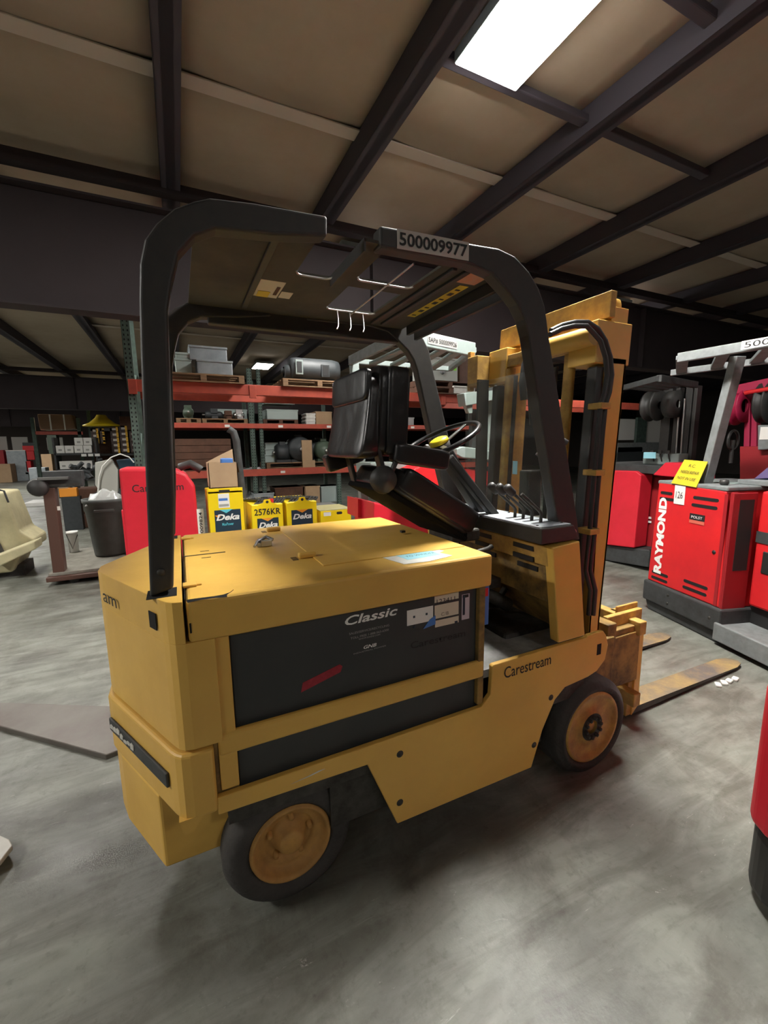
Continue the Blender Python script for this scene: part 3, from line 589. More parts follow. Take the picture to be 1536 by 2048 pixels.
p = at(396, 1060, Y0+.1); lb = plate('number_strip', WHT, t, (p.x, Y0+.008, p.z-.2), X, Z, .075, .47, .002)
text('500009824', 'lettering', INK, lb, (p.x+.055, Y0+.004, p.z-.15), Z, -X, .38, .035, bold=.01)
build(MB().tube([(q[1][0]+.08, Y0+.4, q[0][1]-.02), (q[1][0]+.2, Y0+.35, q[0][1]+.02), (q[1][0]+.32, Y0+.35, q[0][1]-.06)], .05, 8), 'control_handle', BLK, t)
# --- batteries
def tray(x0, yt, x1, pl, dep, label, hole, zt=0):
    A, B = at(x0, yt, pl), at(x1, yt, pl); t = thing('traction_battery', label, 'battery', ((A.x+B.x)/2, pl+dep/2, 0), 0, 'yellow batteries in a row')
    zt = A.z
    build(MB().box(A.x, B.x, pl, pl+dep, .0, zt-.03), 'tray', DEKY, t, bev=.008)
    return t, A, B, zt
BY = 4.05
t, A, B, zt = tray(414, 978, 485, BY, .55, 'tall yellow battery with a cardboard box on its top', 0)
build(MB().box(A.x, B.x, BY, BY+.012, zt-.06, zt), 'lifting_plate', DEKY, t, bev=.003)
cx = (A.x+B.x)/2; wd = B.x-A.x
plate('lift_hole', INK, t, (cx-.07, BY, zt-.055), X, Z, .12, .035, .002)
s_ = plate('sticker', WHT, t, (cx-.085, BY, zt-.235), X, Z, .125, .17, .002); plate('print', BLUB, s_, (cx-.08, BY-.002, zt-.15), X, Z, .1, .03, .001); plate('print', GINK, s_, (cx-.08, BY-.002, zt-.22), X, Z, .11, .03, .001)
dl = plate('brand_panel', NAVY, t, (A.x+.06, BY, zt-.62), X, Z, wd-.1, .36, .002, lab='dark panel with white logo'); plate('cyan_point', CYAN, dl, (cx-.08, BY-.002, zt-.30), X, Z, .15, .045, .001, poly=[(0, 1), (.5, 0), (1, 1)])
text('Deka', 'lettering', WINK, dl, (A.x+.075, BY-.003, zt-.385), X, Z, wd-.13, .075, bold=.03, shear=.3); plate('orange_arrow', ORGP, dl, (A.x+.062, BY-.0025, zt-.35), X, Z, .07, .03, .001, poly=[(0, 1), (.5, 0), (1, .4), (.5, 1)])
text('MaxPower', 'lettering', CYAN, dl, (cx-.06, BY-.003, zt-.45), X, Z, .13, .035, bold=.02)
build(MB().box(cx-.1, cx-.02, BY-.003, BY-.002, zt-.60, zt-.56), 'round_mark', ORGP, dl)
# cardboard box on top
A1, B1 = at(419, 972, BY+.02), at(474, 925, BY+.02)
t = T('cardboard_box', 'open cardboard box on the tall yellow battery', 'box', ((A1.x+B1.x)/2, BY+.2, zt))
build(MB().box(A1.x, B1.x, BY+.02, BY+.028, zt, B1.z).box(A1.x, B1.x, BY+.36, BY+.368, zt, B1.z).box(A1.x, A1.x+.008, BY+.02, BY+.368, zt, B1.z).box(B1.x-.008, B1.x, BY+.02, BY+.368, zt, B1.z).box(A1.x, B1.x, BY+.02, BY+.368, zt, zt+.01), 'carton', CARD, t)
build(MB().add([(B1.x, BY+.02, B1.z), (B1.x, BY+.36, B1.z), (B1.x+.02, BY+.36, B1.z-.12), (B1.x+.02, BY+.02, B1.z-.12)], [(0, 1, 2, 3)]).add([(A1.x, BY+.36, B1.z), (B1.x, BY+.36, B1.z), (B1.x, BY+.42, B1.z+.16), (A1.x+.1, BY+.42, B1.z+.05)], [(0, 1, 2, 3)]), 'flap', CARD, t)
build(cushion(TR((B1.x-.1, BY+.2, B1.z-.0)), .14, .14, .1), 'blue_part', BLUB, t)
BY2 = 4.0
for k, (x0, yt, x1, hx, s) in enumerate(((502, 1001, 565, 534, '2576KR'), (572, 996, 633, 604, ''))):
    t, A, B, zt = tray(x0, yt+5, x1, BY2+k*.02, .8, 'yellow battery tray stencilled 2576KR with cables on top' if k == 0 else 'yellow battery tray with plain lifting ear right of the stencilled one', 0)
    pl = BY2+k*.02; cx = at(hx, yt, pl).x; zt = zt-.03; h_ = .07
    build(MB().prism([(cx-.11, zt-.05), (cx-.11, zt), (cx-.05, zt+.02), (cx-.035, zt+.06), (cx+.035, zt+.06), (cx+.05, zt+.02), (cx+.11, zt), (cx+.11, zt-.05)], 'xz', pl-.004, pl+.012), 'lifting_ear', DEKY, t)
    build(MB().lathe([(0, -.006), (.018, -.006)], (cx, pl, zt+.03), 'y', 12), 'ear_hole', INK, t)
    z2 = zt-.17 if k == 0 else zt-.1
    if s: text(s, 'lettering', INK, t, (A.x+.03, pl-.0045, zt-.13), X, Z, B.x-A.x-.06, .08, bold=.015)
    dl = plate('brand_panel', NAVY, t, (A.x+.06, pl-.002, z2-.2), X, Z, B.x-A.x-.12, .2, .002); plate('orange_point', ORGP, dl, (cx-.08, pl-.004, z2-.04), X, Z, .15, .04, .001, poly=[(0, 1), (.5, 0), (1, 1)])
    text('Deka', 'lettering', WINK, dl, (A.x+.075, pl-.006, z2-.12), X, Z, B.x-A.x-.15, .07, bold=.03, shear=.3)
    cb = MB()
    for i in range(9):
        u = A.x+.03+i*(B.x-A.x-.06)/8; cb.tube([(u, pl+.05, zt-.02), (u+.1, pl+.2, zt+.02+.015*random.random()), (u-.06, pl+.45, zt+.015), (u, pl+.7, zt)], .016, 6)
    for i in range(8): u = A.x+.04+random.random()*(B.x-A.x-.1); v_ = pl+.1+random.random()*.5; cb.box(u, u+.05, v_, v_+.03, zt-.01, zt+.035)
    build(cb, 'cell_connectors', GUNM, t)['kind'] = 'stuff'
    if k == 0: build(MB().box(B.x-.14, B.x-.09, pl+.1, pl+.16, zt, zt+.05), 'red_plug', RED, t)
t, A, B, zt = tray(641, 1018, 702, BY2, .5, 'low yellow battery with a grey lid beside the seat', 0)
build(MB().box(A.x-.01, B.x+.01, BY2-.0, BY2+.5, zt-.03, zt-.02), 'lid', mat('olive_lid', (.32, .29, .14), .5), t, bev=.004)
plate('lift_hole', INK, t, (at(680, 1030, BY2).x-.05, BY2, zt-.09), X, Z, .085, .035, .002, poly=[(.15, 0), (.85, 0), (1, .5), (.85, 1), (.15, 1), (0, .5)]); plate('small_label', WHT, t, (A.x+.04, BY2, zt-.1), X, Z, .1, .05, .002)
# dark curved post behind the batteries
t = T('pallet_truck', 'dark steel curved handle post rising behind the yellow batteries', 'pallet truck', (at(488, 1000, 4.8).x, 4.85, 0))
p = at(487, 1040, 4.8); tp_ = at(478, 858, 4.8)
build(MB().tube([(p.x+.03, 4.85, .1), (p.x+.015, 4.85, 1.0), (p.x-.02, 4.85, tp_.z-.15), (p.x-.05, 4.85, tp_.z-.04), (p.x-.11, 4.85, tp_.z)], .05, 10), 'handle_post', CHAR, t); build(MB().box(p.x-.3, p.x+.25, 4.86, 5.2, 0, .25).box(p.x-.2, p.x+.2, 4.86, 4.95, .2, .6), 'base', CHAR, t, bev=.02)
# --- near pallet rack: one post and the high beam
RY1 = 5.6
def post(mb, x, y, z1, w_=.085):
    mb.box(x-w_/2, x+w_/2, y, y+.004, 0, z1).box(x-w_/2, x-w_/2+.004, y, y+.07, 0, z1).box(x+w_/2-.004, x+w_/2, y, y+.07, 0, z1)
def holed_post(x, y, z1, par, w_=.1):
    mb = MB(); post(mb, x, y, z1, w_); o = build(mb, 'rack_post', TEAL, par)
    h = MB()
    for k in range(int(z1/.06)):
        for s in (-1, 1):
            zc = .05+k*.06; h.quad((x+s*w_*.24-.009, y-.001, zc), (x+s*w_*.24+.009, y-.001, zc), (x+s*w_*.24+.007, y-.001, zc+.026), (x+s*w_*.24-.007, y-.001, zc+.026))
    build(h, 'post_holes', DRK, o)['kind'] = 'stuff'; return o
t = T('pallet_rack', 'near pallet rack with perforated green post and long red top beam', 'rack', (at(275, 900, RY1).x, RY1, 0))
xp = at(275, 900, RY1).x
holed_post(xp, RY1, 3.9, t); build(MB().box(xp-.04, xp+.04, RY1+1.0, RY1+1.07, 0, 3.9), 'rack_post', TEAL, t)
for zz in (.5, 1.4, 2.3): build(MB().bar((xp, RY1+.06, zz), (xp, RY1+1.0, zz+.5), .03, .03), 'brace', TEAL, t)
zb = 2.53; xe = at(1290, 820, RY1).x
for yy in (RY1-.01, RY1+1.02):
    build(MB().box(xp, xe, yy, yy+.05, zb-.075, zb+.08).box(xp, xe, yy+.05, yy+.09, zb-.075, zb+.03), 'rack_beam', ORG, t, bev=.005)
for xx in (xp+.02, at(505, 780, RY1).x, 4.6): build(MB().box(xx-.05, xx+.05, RY1-.02, RY1+.0, zb-.12, zb+.075), 'beam_bracket', ORG, t, bev=.004)
def pallet(x, y, z, label, wdt=1.1, dep=1.0, grp='wooden pallets on the racks', m_=WOOD, h=.12):
    t = thing('pallet', label, 'pallet', (x+wdt/2, y+dep/2, z), 0, grp)
    for k in range(5): build(MB().box(x, x+wdt, y+dep*k/5+.01, y+dep*(k+1)/5-.04, z+h-.02, z+h), 'deck_board', m_, t)
    for k in range(3): build(MB().box(x, x+wdt, y+dep*k/2.2, y+dep*k/2.2+.09, z, z+.018), 'bottom_board', m_, t)
    for k in range(3): u = x+(wdt-.08)*k/2; build(MB().box(u, u+.08, y, y+dep, z+.018, z+h-.02), 'stringer', m_, t)
    return z+h
TZ = zb+.08
def gbox(nm, x0, y0, x1, y1, pl, dep, z, label, cat, m_, grp=None, top=None, bev=.01, lid=None):
    """box standing on z, its width and height read on the plane"""
    a, b = at(x0, y1, pl), at(x1, y1, pl); h = at((x0+x1)/2, y0, pl).z-at((x0+x1)/2, y1, pl).z
    t = thing(nm, label, cat, ((a.x+b.x)/2, pl+dep/2, z), 0, grp)
    build(MB().box(a.x, b.x, pl, pl+dep, z, z+h), 'body', m_, t, bev=bev)
    build(MB().box(a.x-.008, b.x+.008, pl-.008, pl+dep+.008, z+h-.03, z+h), 'lid', lid or m_, t, bev=.004)
    return t, a.x, b.x, z+h
x0 = at(352, 760, RY1).x; zt = pallet(x0-.2, RY1-.05, TZ, 'pallet on the near rack beam under the galvanized boxes', at(488, 760, RY1).x-x0+.2)
_, _, _, z1_ = gbox('metal_box', 352, 712, 384, 743, RY1+.1, .5, zt, 'pale grey metal box at the left end of the near rack beam', 'box', GRNB)
_, _, _, z2_ = gbox('metal_box', 396, 721, 466, 750, RY1+.0, .6, zt, 'lower galvanized box of the two stacked on the near rack beam', 'box', GALV)
gbox('metal_box', 379, 683, 454, 712, RY1+.08, .6, z2_, 'upper galvanized box of the two stacked on the near rack beam', 'box', GALV)
gbox('metal_box', 352, 700, 383, 712, RY1+.1, .45, z1_, 'small flat grey box on top of the pale grey box', 'box', GRNB)
x0 = at(565, 770, RY1).x; x1 = at(690, 770, RY1).x; zt = pallet(x0, RY1-.05, TZ, 'pallet on the near rack beam under the black motor', x1-x0+.15)
t = thing('electric_motor', 'large black cylindrical motor on the near rack beam', 'motor', ((x0+x1)/2, RY1+.4, zt))
xm0, xm1 = at(590, 745, RY1).x, at(688, 745, RY1).x
build(MB().lathe([(0, 0), (.16, .0), (.19, .03), (.2, .1), (.2, xm1-xm0-.1), (.18, xm1-xm0), (0, xm1-xm0)], (xm0, RY1+.35, zt+.2), 'x', 24), 'housing', DMOT, t)
build(MB().box(xm0+.05, xm0+.17, RY1+.13, RY1+.16, zt+.1, zt+.33), 'window_frame', LGRY, t, bev=.004); build(MB().box(xm0+.07, xm0+.15, RY1+.125, RY1+.135, zt+.13, zt+.3), 'window_opening', INK, t)
build(MB().box(xm0+.48, xm0+.62, RY1+.13, RY1+.16, zt+.08, zt+.28), 'window_frame', DMOT, t, bev=.004); build(MB().box(xm0+.5, xm0+.6, RY1+.125, RY1+.135, zt+.1, zt+.26), 'window_opening', INK, t)
build(MB().box(xm0+.03, xm1-.05, RY1+.2, RY1+.5, zt, zt+.04).lathe([(0, -.14), (.04, -.14), (.04, 0)], (xm0, RY1+.35, zt+.18), 'x', 12).lathe([(.08, -.1), (.12, -.08), (.12, 0)], (xm0, RY1+.35, zt+.16), 'x', 16), 'shaft_end', DMOT, t)
# right part of the near beam
x0 = at(835, 800, RY1).x; zt = pallet(x0, RY1-.05, TZ, 'dark pallet on the near rack beam right of the raised seat', at(960, 800, RY1).x-x0, m_=BRWN)
zt = pallet(x0+.05, RY1, zt, 'second dark pallet stacked on the near rack beam', at(955, 800, RY1).x-x0, m_=BRWN)
t, xa, xb, zq = gbox('control_cabinet', 852, 722, 915, 768, RY1+.0, .5, zt, 'grey control cabinet with a dial on the near rack beam', 'cabinet', mat('cabinet_face', (.38, .4, .37), .5), bev=.006)
build(MB().lathe([(0, -.02), (.05, -.02), (.05, 0)], ((xa+xb)/2, RY1, zt+.16), 'y', 16).box(xa+.02, xa+.12, RY1-.004, RY1, zt+.05, zt+.25), 'dial', MGRY, t); build(MB().box(xb-.1, xb-.03, RY1-.004, RY1, zt+.2, zt+.28), 'green_tag', LIME, t)
gbox('crate', 918, 712, 975, 765, RY1+.1, .6, zt, 'dark wooden crate right of the grey control cabinet', 'crate', BRWN)
gbox('metal_box', 908, 775, 950, 792, RY1-.05, .3, TZ+.0, 'white foam covered bar on the near rack beam', 'box', PAP)
# --- far rack with two shelf levels
FY = 8.2
t = T('pallet_rack', 'far pallet rack with two orange shelf beams full of motors', 'rack', (2.2, FY, 0))
zb2 = (at(520, 852, FY).z); zb3 = at(520, 945, FY).z
xl, xr2 = at(300, 900, FY).x, at(1000, 900, FY).x
for xx, sc_ in ((at(506, 880, FY).x, .1), (at(676, 880, FY).x, .1), (xr2-.3, .1), (xl, .1), (at(524, 880, FY).x, .08)):
    holed_post(xx, FY, 3.3 if xx != xl else 2.4, t, sc_); build(MB().box(xx-.04, xx+.04, FY+1.0, FY+1.07, 0, 3.2), 'rack_post', TEAL, t)
for zz, hh in ((zb2, .10), (zb3, .15)):
    for yy in (FY-.03, FY+1.03): build(MB().box(xl, xr2, yy, yy+.05, zz-hh/2, zz+hh/2), 'rack_beam', ORG, t, bev=.004)
    for k in range(6):
        u = xl+.3+k*1.1; plate('beam_label', WHT, t, (u, FY-.031, zz-.03), X, Z, .1, .05, .001)
for zz in (zb2+.045, zb3+.07): build(MB().box(xl+.05, xr2-.05, FY+.02, FY+1.03, zz-.012, zz), 'shelf_deck', CHAR, t)
ZB2, ZB3 = zb2+.05, zb3+.075
def strapped(nm, x0, y0, x1, y1, dep, z, label, cat, m_, dy=0, lid=None): return gbox(nm, x0, y0, x1, y1, FY+dy+.1, dep, z, label, cat, m_, lid=lid)
def motor(x0, x1, ytop, ybot, z, label, m_, ax='y', dy=0, nm='electric_motor', fins=True):
    dy += .1
    a, b = at(x0, ybot, FY+dy), at(x1, ybot, FY+dy); h = at(x0, ytop, FY+dy).z-at(x0, ybot, FY+dy).z; r = h/2; cx = (a.x+b.x)/2
    t = thing(nm, label, 'motor', (cx, FY+dy+.3, z))
    if ax == 'y':
        build(MB().lathe([(0, 0), (r*.5, 0), (r*.55, .03), (r*.9, .05), (r, .1), (r, .55), (r*.8, .6), (0, .6)], (cx, FY+dy, z+r+.02), 'y', 24), 'housing', m_, t)
        build(MB().lathe([(0, -.05), (r*.2, -.05), (r*.2, 0), (0, .0)], (cx, FY+dy, z+r+.02), 'y', 12), 'shaft', CHR, t)
    else:
        l_ = b.x-a.x; build(MB().lathe([(0, 0), (r*.8, 0), (r, .05), (r, l_-.05), (r*.7, l_), (0, l_)], (a.x, FY+dy+.3, z+r+.02), 'x', 24), 'housing', m_, t)
        build(MB().lathe([(0, -.06), (r*.2, -.06), (r*.2, 0), (0, .0)], (a.x, FY+dy+.3, z+r+.02), 'x', 12), 'shaft', CHR, t)
    build(MB().box(cx-r*.8, cx+r*.8, FY+dy+.1, FY+dy+.5, z, z+.06), 'foot', m_, t); build(MB().box(cx-.07, cx+.07, FY+dy+.2, FY+dy+.4, z+2*r-.03, z+2*r+.07), 'terminal_box', m_, t, bev=.008)
    return t
xa = at(352, 835, FY).x; z_ = pallet(xa, FY+.09, ZB2, 'light pallet on the upper far shelf at its left end', at(402, 835, FY).x-xa, dep=.88, h=.1)
motor(362, 392, 805, 826, z_, 'green and grey gearbox on the upper far shelf', GMOT)
xa = at(405, 835, FY).x; z_ = pallet(xa, FY+.09, ZB2, 'light pallet on the upper far shelf under the dark pump', at(497, 835, FY).x-xa, dep=.88, h=.1)
motor(412, 448, 811, 826, z_, 'dark horizontal pump on the upper far shelf', DMOT, 'x'); motor(450, 468, 815, 826, z_, 'small brown pump on the upper far shelf', BRWN, 'x'); strapped('metal_box', 430, 804, 494, 826, .4, z_, 'pale panel standing behind the dark pump', 'box', GRNB, dy=.5)
motor(470, 492, 812, 826, z_, 'silver finned motor at the end of the upper light pallet', CHR, 'x')
xa = at(528, 838, FY).x; z_ = pallet(xa, FY+.09, ZB2, 'dark pallet on the upper far shelf under a grey green cabinet', at(598, 838, FY).x-xa, dep=.88, m_=BRWN, h=.1)
strapped('metal_box', 534, 812, 596, 832, .7, z_, 'long grey green cabinet lying on the upper far shelf', 'cabinet', GRNB); strapped('metal_box', 530, 804, 590, 812, .6, z_+.34, 'flat grey box on the grey green cabinet', 'box', GRNB, dy=.1)
for k in range(3): gbox('metal_box', 612+k*0, 832-k*8-8, 630, 832-k*8, FY+.1, .4, ZB2+k*.08, ('lowest', 'middle', 'topmost')[k]+' of three white cartons beside the upper cardboard box', 'box', PAP, 'white cartons on the upper far shelf', bev=.004)
strapped('cardboard_box', 632, 812, 664, 838, .6, ZB2, 'cardboard box at the right end of the upper far shelf', 'box', CARD)
strapped('electronics_box', 808, 822, 828, 838, .3, ZB2, 'small silver electrical box seen beside the black seat back', 'box', CHR, dy=-.0)
xa = at(353, 925, FY).x; z_ = pallet(xa, FY+.09, ZB3, 'dark pallet on the lower far shelf under the brown crate', at(480, 925, FY).x-xa, dep=.88, m_=BRWN, h=.1)
A, B = at(353, 915, FY), at(460, 845, FY); t = thing('crate', 'big brown wooden crate on the lower far shelf', 'crate', ((A.x+B.x)/2, FY+.4, z_))
for k in range(4): h_ = (B.z-A.z-.14)/4; build(MB().box(A.x-.3, B.x, FY+.10, FY+.12, z_+k*h_+.004, z_+(k+1)*h_-.004), 'crate_board', BRWN, t, bev=.003)
build(MB().box(A.x-.3, B.x-.01, FY+.12, FY+.9, z_, z_+4*h_-.01), 'carcass', BRWN, t)
xa = at(535, 930, FY).x; z_ = pallet(xa, FY+.09, ZB3, 'light pallet on the lower far shelf under the motors', at(680, 930, FY).x-xa, dep=.88, h=.12)
for k in range(3): t, a_, b_, c_ = strapped('metal_box', 530, 912-(k+1)*16, 576, 912-k*16, .5, z_+k*.135, ('lowest', 'middle', 'topmost')[k]+' of the pale cabinets stacked behind the motors on the lower far shelf', 'cabinet', GRNB, dy=.38)
motor(556, 584, 876, 912, z_, 'small black motor left of the big round motor', DMOT, 'x'); motor(580, 628, 862, 912, z_, 'big dark round motor on the lower far shelf', DMOT); t = motor(634, 672, 872, 912, z_, 'green motor with a bright green tag', GMOT)
p = at(662, 880, FY-.02); plate('green_tag', LIME, t, (p.x-.04, FY-.02, z_+.3), X, Z, .09, .11, .003)
motor(622, 668, 862, 905, z_, 'dark motor lying behind the green motor', DMOT, 'x', dy=.25)
A, B = at(607, 913, FY-.08), at(628, 880, FY-.08); t = thing('wooden_block', 'light wooden bracket standing against the big round motor', 'bracket', ((A.x+B.x)/2, FY-.05, z_))
build(MB().box(A.x, B.x-.02, FY+.03, FY+.06, z_, B.z), 'board', CARD, t, bev=.003); build(MB().box(A.x, B.x+.03, FY+.0, FY+.03, z_-.12, z_+.04), 'foot_board', CARD, t, bev=.003)
# under the lower shelf
gbox('metal_box', 508, 950, 548, 990, FY-.1, .5, .25, 'blue grey cabinet with a red badge under the lower far shelf', 'cabinet', GALV); A = at(530, 958, FY-.12)
plate('red_badge', RED, bpy.data.objects['metal_box'], (A.x, FY-.125, A.z), X, Z, .2, .05, .002) if False else None
motor(498, 520, 955, 985, .3, 'round grey motor left of the blue grey cabinet', MGRY)
gbox('crate', 550, 945, 606, 985, FY+.2, .6, .3, 'dark slatted crate under the lower far shelf', 'crate', BRWN)
gbox('cardboard_box', 612, 945, 640, 985, FY+.1, .5, .3, 'yellowed carton under the lower far shelf', 'box', CARD); gbox('metal_box', 642, 943, 680, 975, FY+.2, .5, .35, 'pale grey cabinet under the right end of the lower far shelf', 'cabinet', GRNB)
# plastic wrapped load between batteries and rack
A, B = at(592, 1000, 6.4), at(690, 960, 6.4); t = thing('wrapped_load', 'clear plastic wrapped load behind the yellow batteries', 'load', ((A.x+B.x)/2, 6.7, 0))
build(MB().box(A.x, B.x, 6.4, 7.3, 0, .5), 'pallet_box', mat('pale_plastic', (.45, .47, .47), .35), t, bev=.02)
def crumple(x0, x1, y0, y1, z0, z1, nm, m_, par, n=9):
    vs = []; fs = []
    for a in range(n+1):
        for b in range(n+1):
            u, v_ = a/n, b/n; e = (math.sin(math.pi*u)*math.sin(math.pi*v_))**.4
            vs.append((x0+(x1-x0)*u, y0+(y1-y0)*v_, z0+(z1-z0)*e*(.7+.5*random.random())))
    for a in range(n):
        for b in range(n): k = a*(n+1)+b; fs.append((k, k+1, k+n+2, k+n+1))
    return build(MB().add(vs, fs), nm, m_, par)
crumple(A.x-.02, B.x+.02, 6.3, 7.3, .48, B.z-.55, 'plastic_wrap', PLAS, t, 16)
# shelves of the far rack continue: uprights low bracing
# --- centre reach truck behind the seat
t = T('reach_truck', 'red truck with pale grey roof frame behind the black seat', 'forklift', (2.4, 2.6, 0))
yb_ = 2.05
bod = MB(); bod = PP(bod, [(815, 944), (850, 928), (1000, 944), (1000, 976), (930, 970), (908, 1003), (815, 1010)], yb_, .6)
bo = build(bod, 'body', RED, t, bev=.012)
p, p2 = at(897, 966, yb_), at(990, 978, yb_); text('Carestream', 'lettering', INK, bo, (p.x, yb_-.0, p.z-.01), p2-p, Z, (p2-p).length*1.0, .055, bold=.004)
lo_ = PP(MB(), [(748, 1004), (790, 1016), (850, 990), (920, 1000), (920, 1120), (748, 1120)], 2.3, .5); build(lo_, 'lower_body', REDC, t, bev=.012)
build(PP(MB(), [(905, 985), (1000, 985), (1000, 1120), (905, 1120)], 2.35, .1), 'drive_recess', CHAR, t)
build(MB().box(1.6, 3.6, 2.1, 3.4, .0, .28), 'base_skirt', CHAR, t, bev=.02)
build(PP(MB(), [(716, 1035), (726, 1035), (726, 1000), (716, 998)], 2.6, .3), 'side_post', REDC, t)
Z5 = 2.5; FL, FR, BL, BR = U(815, 672, 'z', Z5), U(948, 700, 'z', Z5), U(700, 722, 'z', Z5), U(900, 738, 'z', Z5)
def pbar(nm, a, b, h, w_, m_=LGRY, dz=0): return build(MB().bar(a+Z*dz, b+Z*dz, w_, h), nm, m_, t, bev=.008)
fb = pbar('roof_front_bar', FL, FR, .12, .04); sb = pbar('roof_side_bar', FL+V((-.05, .1, 0)), BL, .09, .04, MGRY); pbar('roof_side_bar', FR, BR, .05, .05); pbar('roof_back_bar', BL, BR, .05, .05)
for k in range(1, 5):
    u = k/5; pbar('roof_slat', FL.lerp(FR, u), BL.lerp(BR, u), .03, .085, dz=-.01)
d_ = (FR-FL).normalized(); n_ = d_.cross(Z)
pp_ = FL+d_*.20-Z*.032; sgn = plate('number_plate', mat('matte_sign', (.28, .28, .27), .6), fb, pp_+(n_*.021 if n_.y < 0 else -n_*.021), d_, Z, .36, .06, .002)
text('SAP# 500009926', 'lettering', INK, sgn, pp_+d_*.01+Z*.012+(n_*.0235 if n_.y < 0 else -n_*.0235), d_, Z, .34, .04, bold=.008)
e_ = (FL-BL).normalized(); n2_ = e_.cross(Z); pp_ = BL+e_*.12-Z*.03
sgn = plate('number_plate', WHT, sb, pp_+n2_*.021, e_, Z, .75, .06, .002); text('SAP# 500009926', 'lettering', INK, sgn, pp_+e_*.03+Z*.012+n2_*.0235, e_, Z, .68, .036, bold=.006)
pbar('roof_post', BL+V((.12, 0, -1.55)), BL+V((.04, 0, 0)), .08, .08)
yb_ = 2.0
build(PP(MB(), [(928, 786), (1008, 776), (1008, 796), (932, 812)], yb_, .12), 'mast_arm', LGRY, t, bev=.006); build(PP(MB(), [(970, 800), (1000, 800), (992, 925), (966, 925)], yb_+.1, .06), 'mast_post', LGRY, t, bev=.006)
build(PP(MB(), [(914, 897), (926, 893), (950, 896), (1000, 905), (998, 922), (925, 916), (914, 910)], yb_-.02, .25), 'arm_rest', LGRY, t, bev=.01); build(PP(MB(), [(930, 806), (945, 806), (945, 826), (938, 826)], yb_+.02, .05), 'gusset', LGRY, t)
build(PP(MB(), [(944, 820), (958, 820), (956, 915), (944, 915)], yb_+.2, .05), 'dark_post', CHAR, t); build(PP(MB(), [(968, 770), (1000, 765), (1004, 778), (975, 782)], yb_, .08), 'cable_guide', CHAR, t)
build(PP(MB(), [(1003, 765), (1020, 765), (1010, 1010), (990, 1010)], yb_+.2, .06), 'mast_rail', CHAR, t)
build(PP(MB(), [(740, 925), (815, 925), (815, 948), (745, 955)], 2.3, .3), 'console', LGRY, t, bev=.01)
# --- the red reach truck with vents on the right
a = V((4.199, 1.274, 0)); b = V((3.946, .480, 0)); d = (b-a).normalized(); nn = V((d.y, -d.x, 0))
if nn.x > 0: nn = -nn     # towards the camera side
rz = math.atan2(d.y, d.x)
t = thing('reach_truck', 'red reach truck with white lettering and vent slots on the right', 'forklift', (a.x, a.y, 0), rz)
inn = 1 if (Matrix.Rotation(rz, 3, 'Z') @ V((0, 1, 0))).dot(nn) < 0 else -1   # local +y*inn goes into the body
D_ = lambda y0, y1: (y0*inn, y1*inn) if inn > 0 else (y1*inn, y0*inn)
bo = build(MB().prism([(.04, 1.291), (.0, .30), (.80, .30), (.742, 1.262)], 'xz', *D_(0, .8)), 'body', RED, t, False, .012)
build(MB().box(-.015, .83, *D_(-.03, .9), .10, .30).prism([(.03, .0), (.8, .0), (.83, .1), (-.01, .1)], 'xz', *D_(0, .9)), 'bumper_skirt', CHAR, t, False, .015)
for (x, z) in ((.3, .24), (.3, .16), (.74, .2)): build(MB().lathe([(0, -.004), (.012, -.004), (.014, 0)], (x, -.03*inn, z), 'y', 10), 'bolt', STL, t, False)
for (x, z, w_) in ((.075, 1.185, .14), (.07, 1.13, .17), (.44, 1.18, .245), (.43, 1.115, .25), (.05, .40, .20), (.048, .345, .20), (.425, .425, .245), (.42, .365, .245)):
    n = 5; pts = [(x+.014+.014*math.cos(math.pi/2+math.pi*i/n), z+.014*math.sin(math.pi/2+math.pi*i/n)) for i in range(n+1)]+[(x+w_-.014+.014*math.cos(-math.pi/2+math.pi*i/n), z+.014*math.sin(-math.pi/2+math.pi*i/n)) for i in range(n+1)]
    build(MB().prism(pts, 'xz', *D_(-.002, .0)), 'vent_slot', DRK, bo, False)
F_ = ROOT[t.name]
def fwd(x, y, z): return F_ @ V((x, y*inn, z))
dW = (fwd(1, 0, 0)-fwd(0, 0, 0)).normalized()
text('RAYMOND', 'lettering', WINK, bo, fwd(.165, -.002, .40), Z, -dW, .74, .095, bold=.05, lab='white block lettering running upwards')
o = plate('number_tag', WHT, bo, fwd(.24, -.003, 1.10), dW, Z, .115, .17, .002); text('126', 'handwriting', INK, o, fwd(.26, -.006, 1.155), dW, Z, .075, .06, bold=-.005)
o = plate('maker_badge', INK, bo, fwd(.425, -.002, .985), dW, Z, .15, .055, .002); text('POLST', 'lettering', WINK, o, fwd(.445, -.005, 1.0), dW, Z, .11, .022)
plate('faded_badge', mat('faded_red', (.6, .12, .08), .5), bo, fwd(.425, -.002, .955), dW, Z, .15, .028, .002)
build(MB().lathe([(0, -.006), (.014, -.006), (.018, 0)], (.69, 0, .75), 'y', 10), 'lock', INK, bo, False)
build(MB().box(.735, .765, *D_(-.004, .002), .305, 1.24), 'door_seam', REDD, bo, False)
build(MB().box(.03, .75, *D_(.0, .8), 1.262, 1.30), 'top_deck', MGRY, t, False, .01)
mat('recess_black', (.012, .012, .012), .8)
build(MB().box(.80, 1.75, *D_(-.02, .85), .13, .175).box(.80, 1.75, *D_(-.05, -.02), .04, .19), 'step', MGRY, t, False, .01); build(MB().box(.82, 1.85, *D_(.26, .9), .175, .33), 'step_riser', INK, t, False)
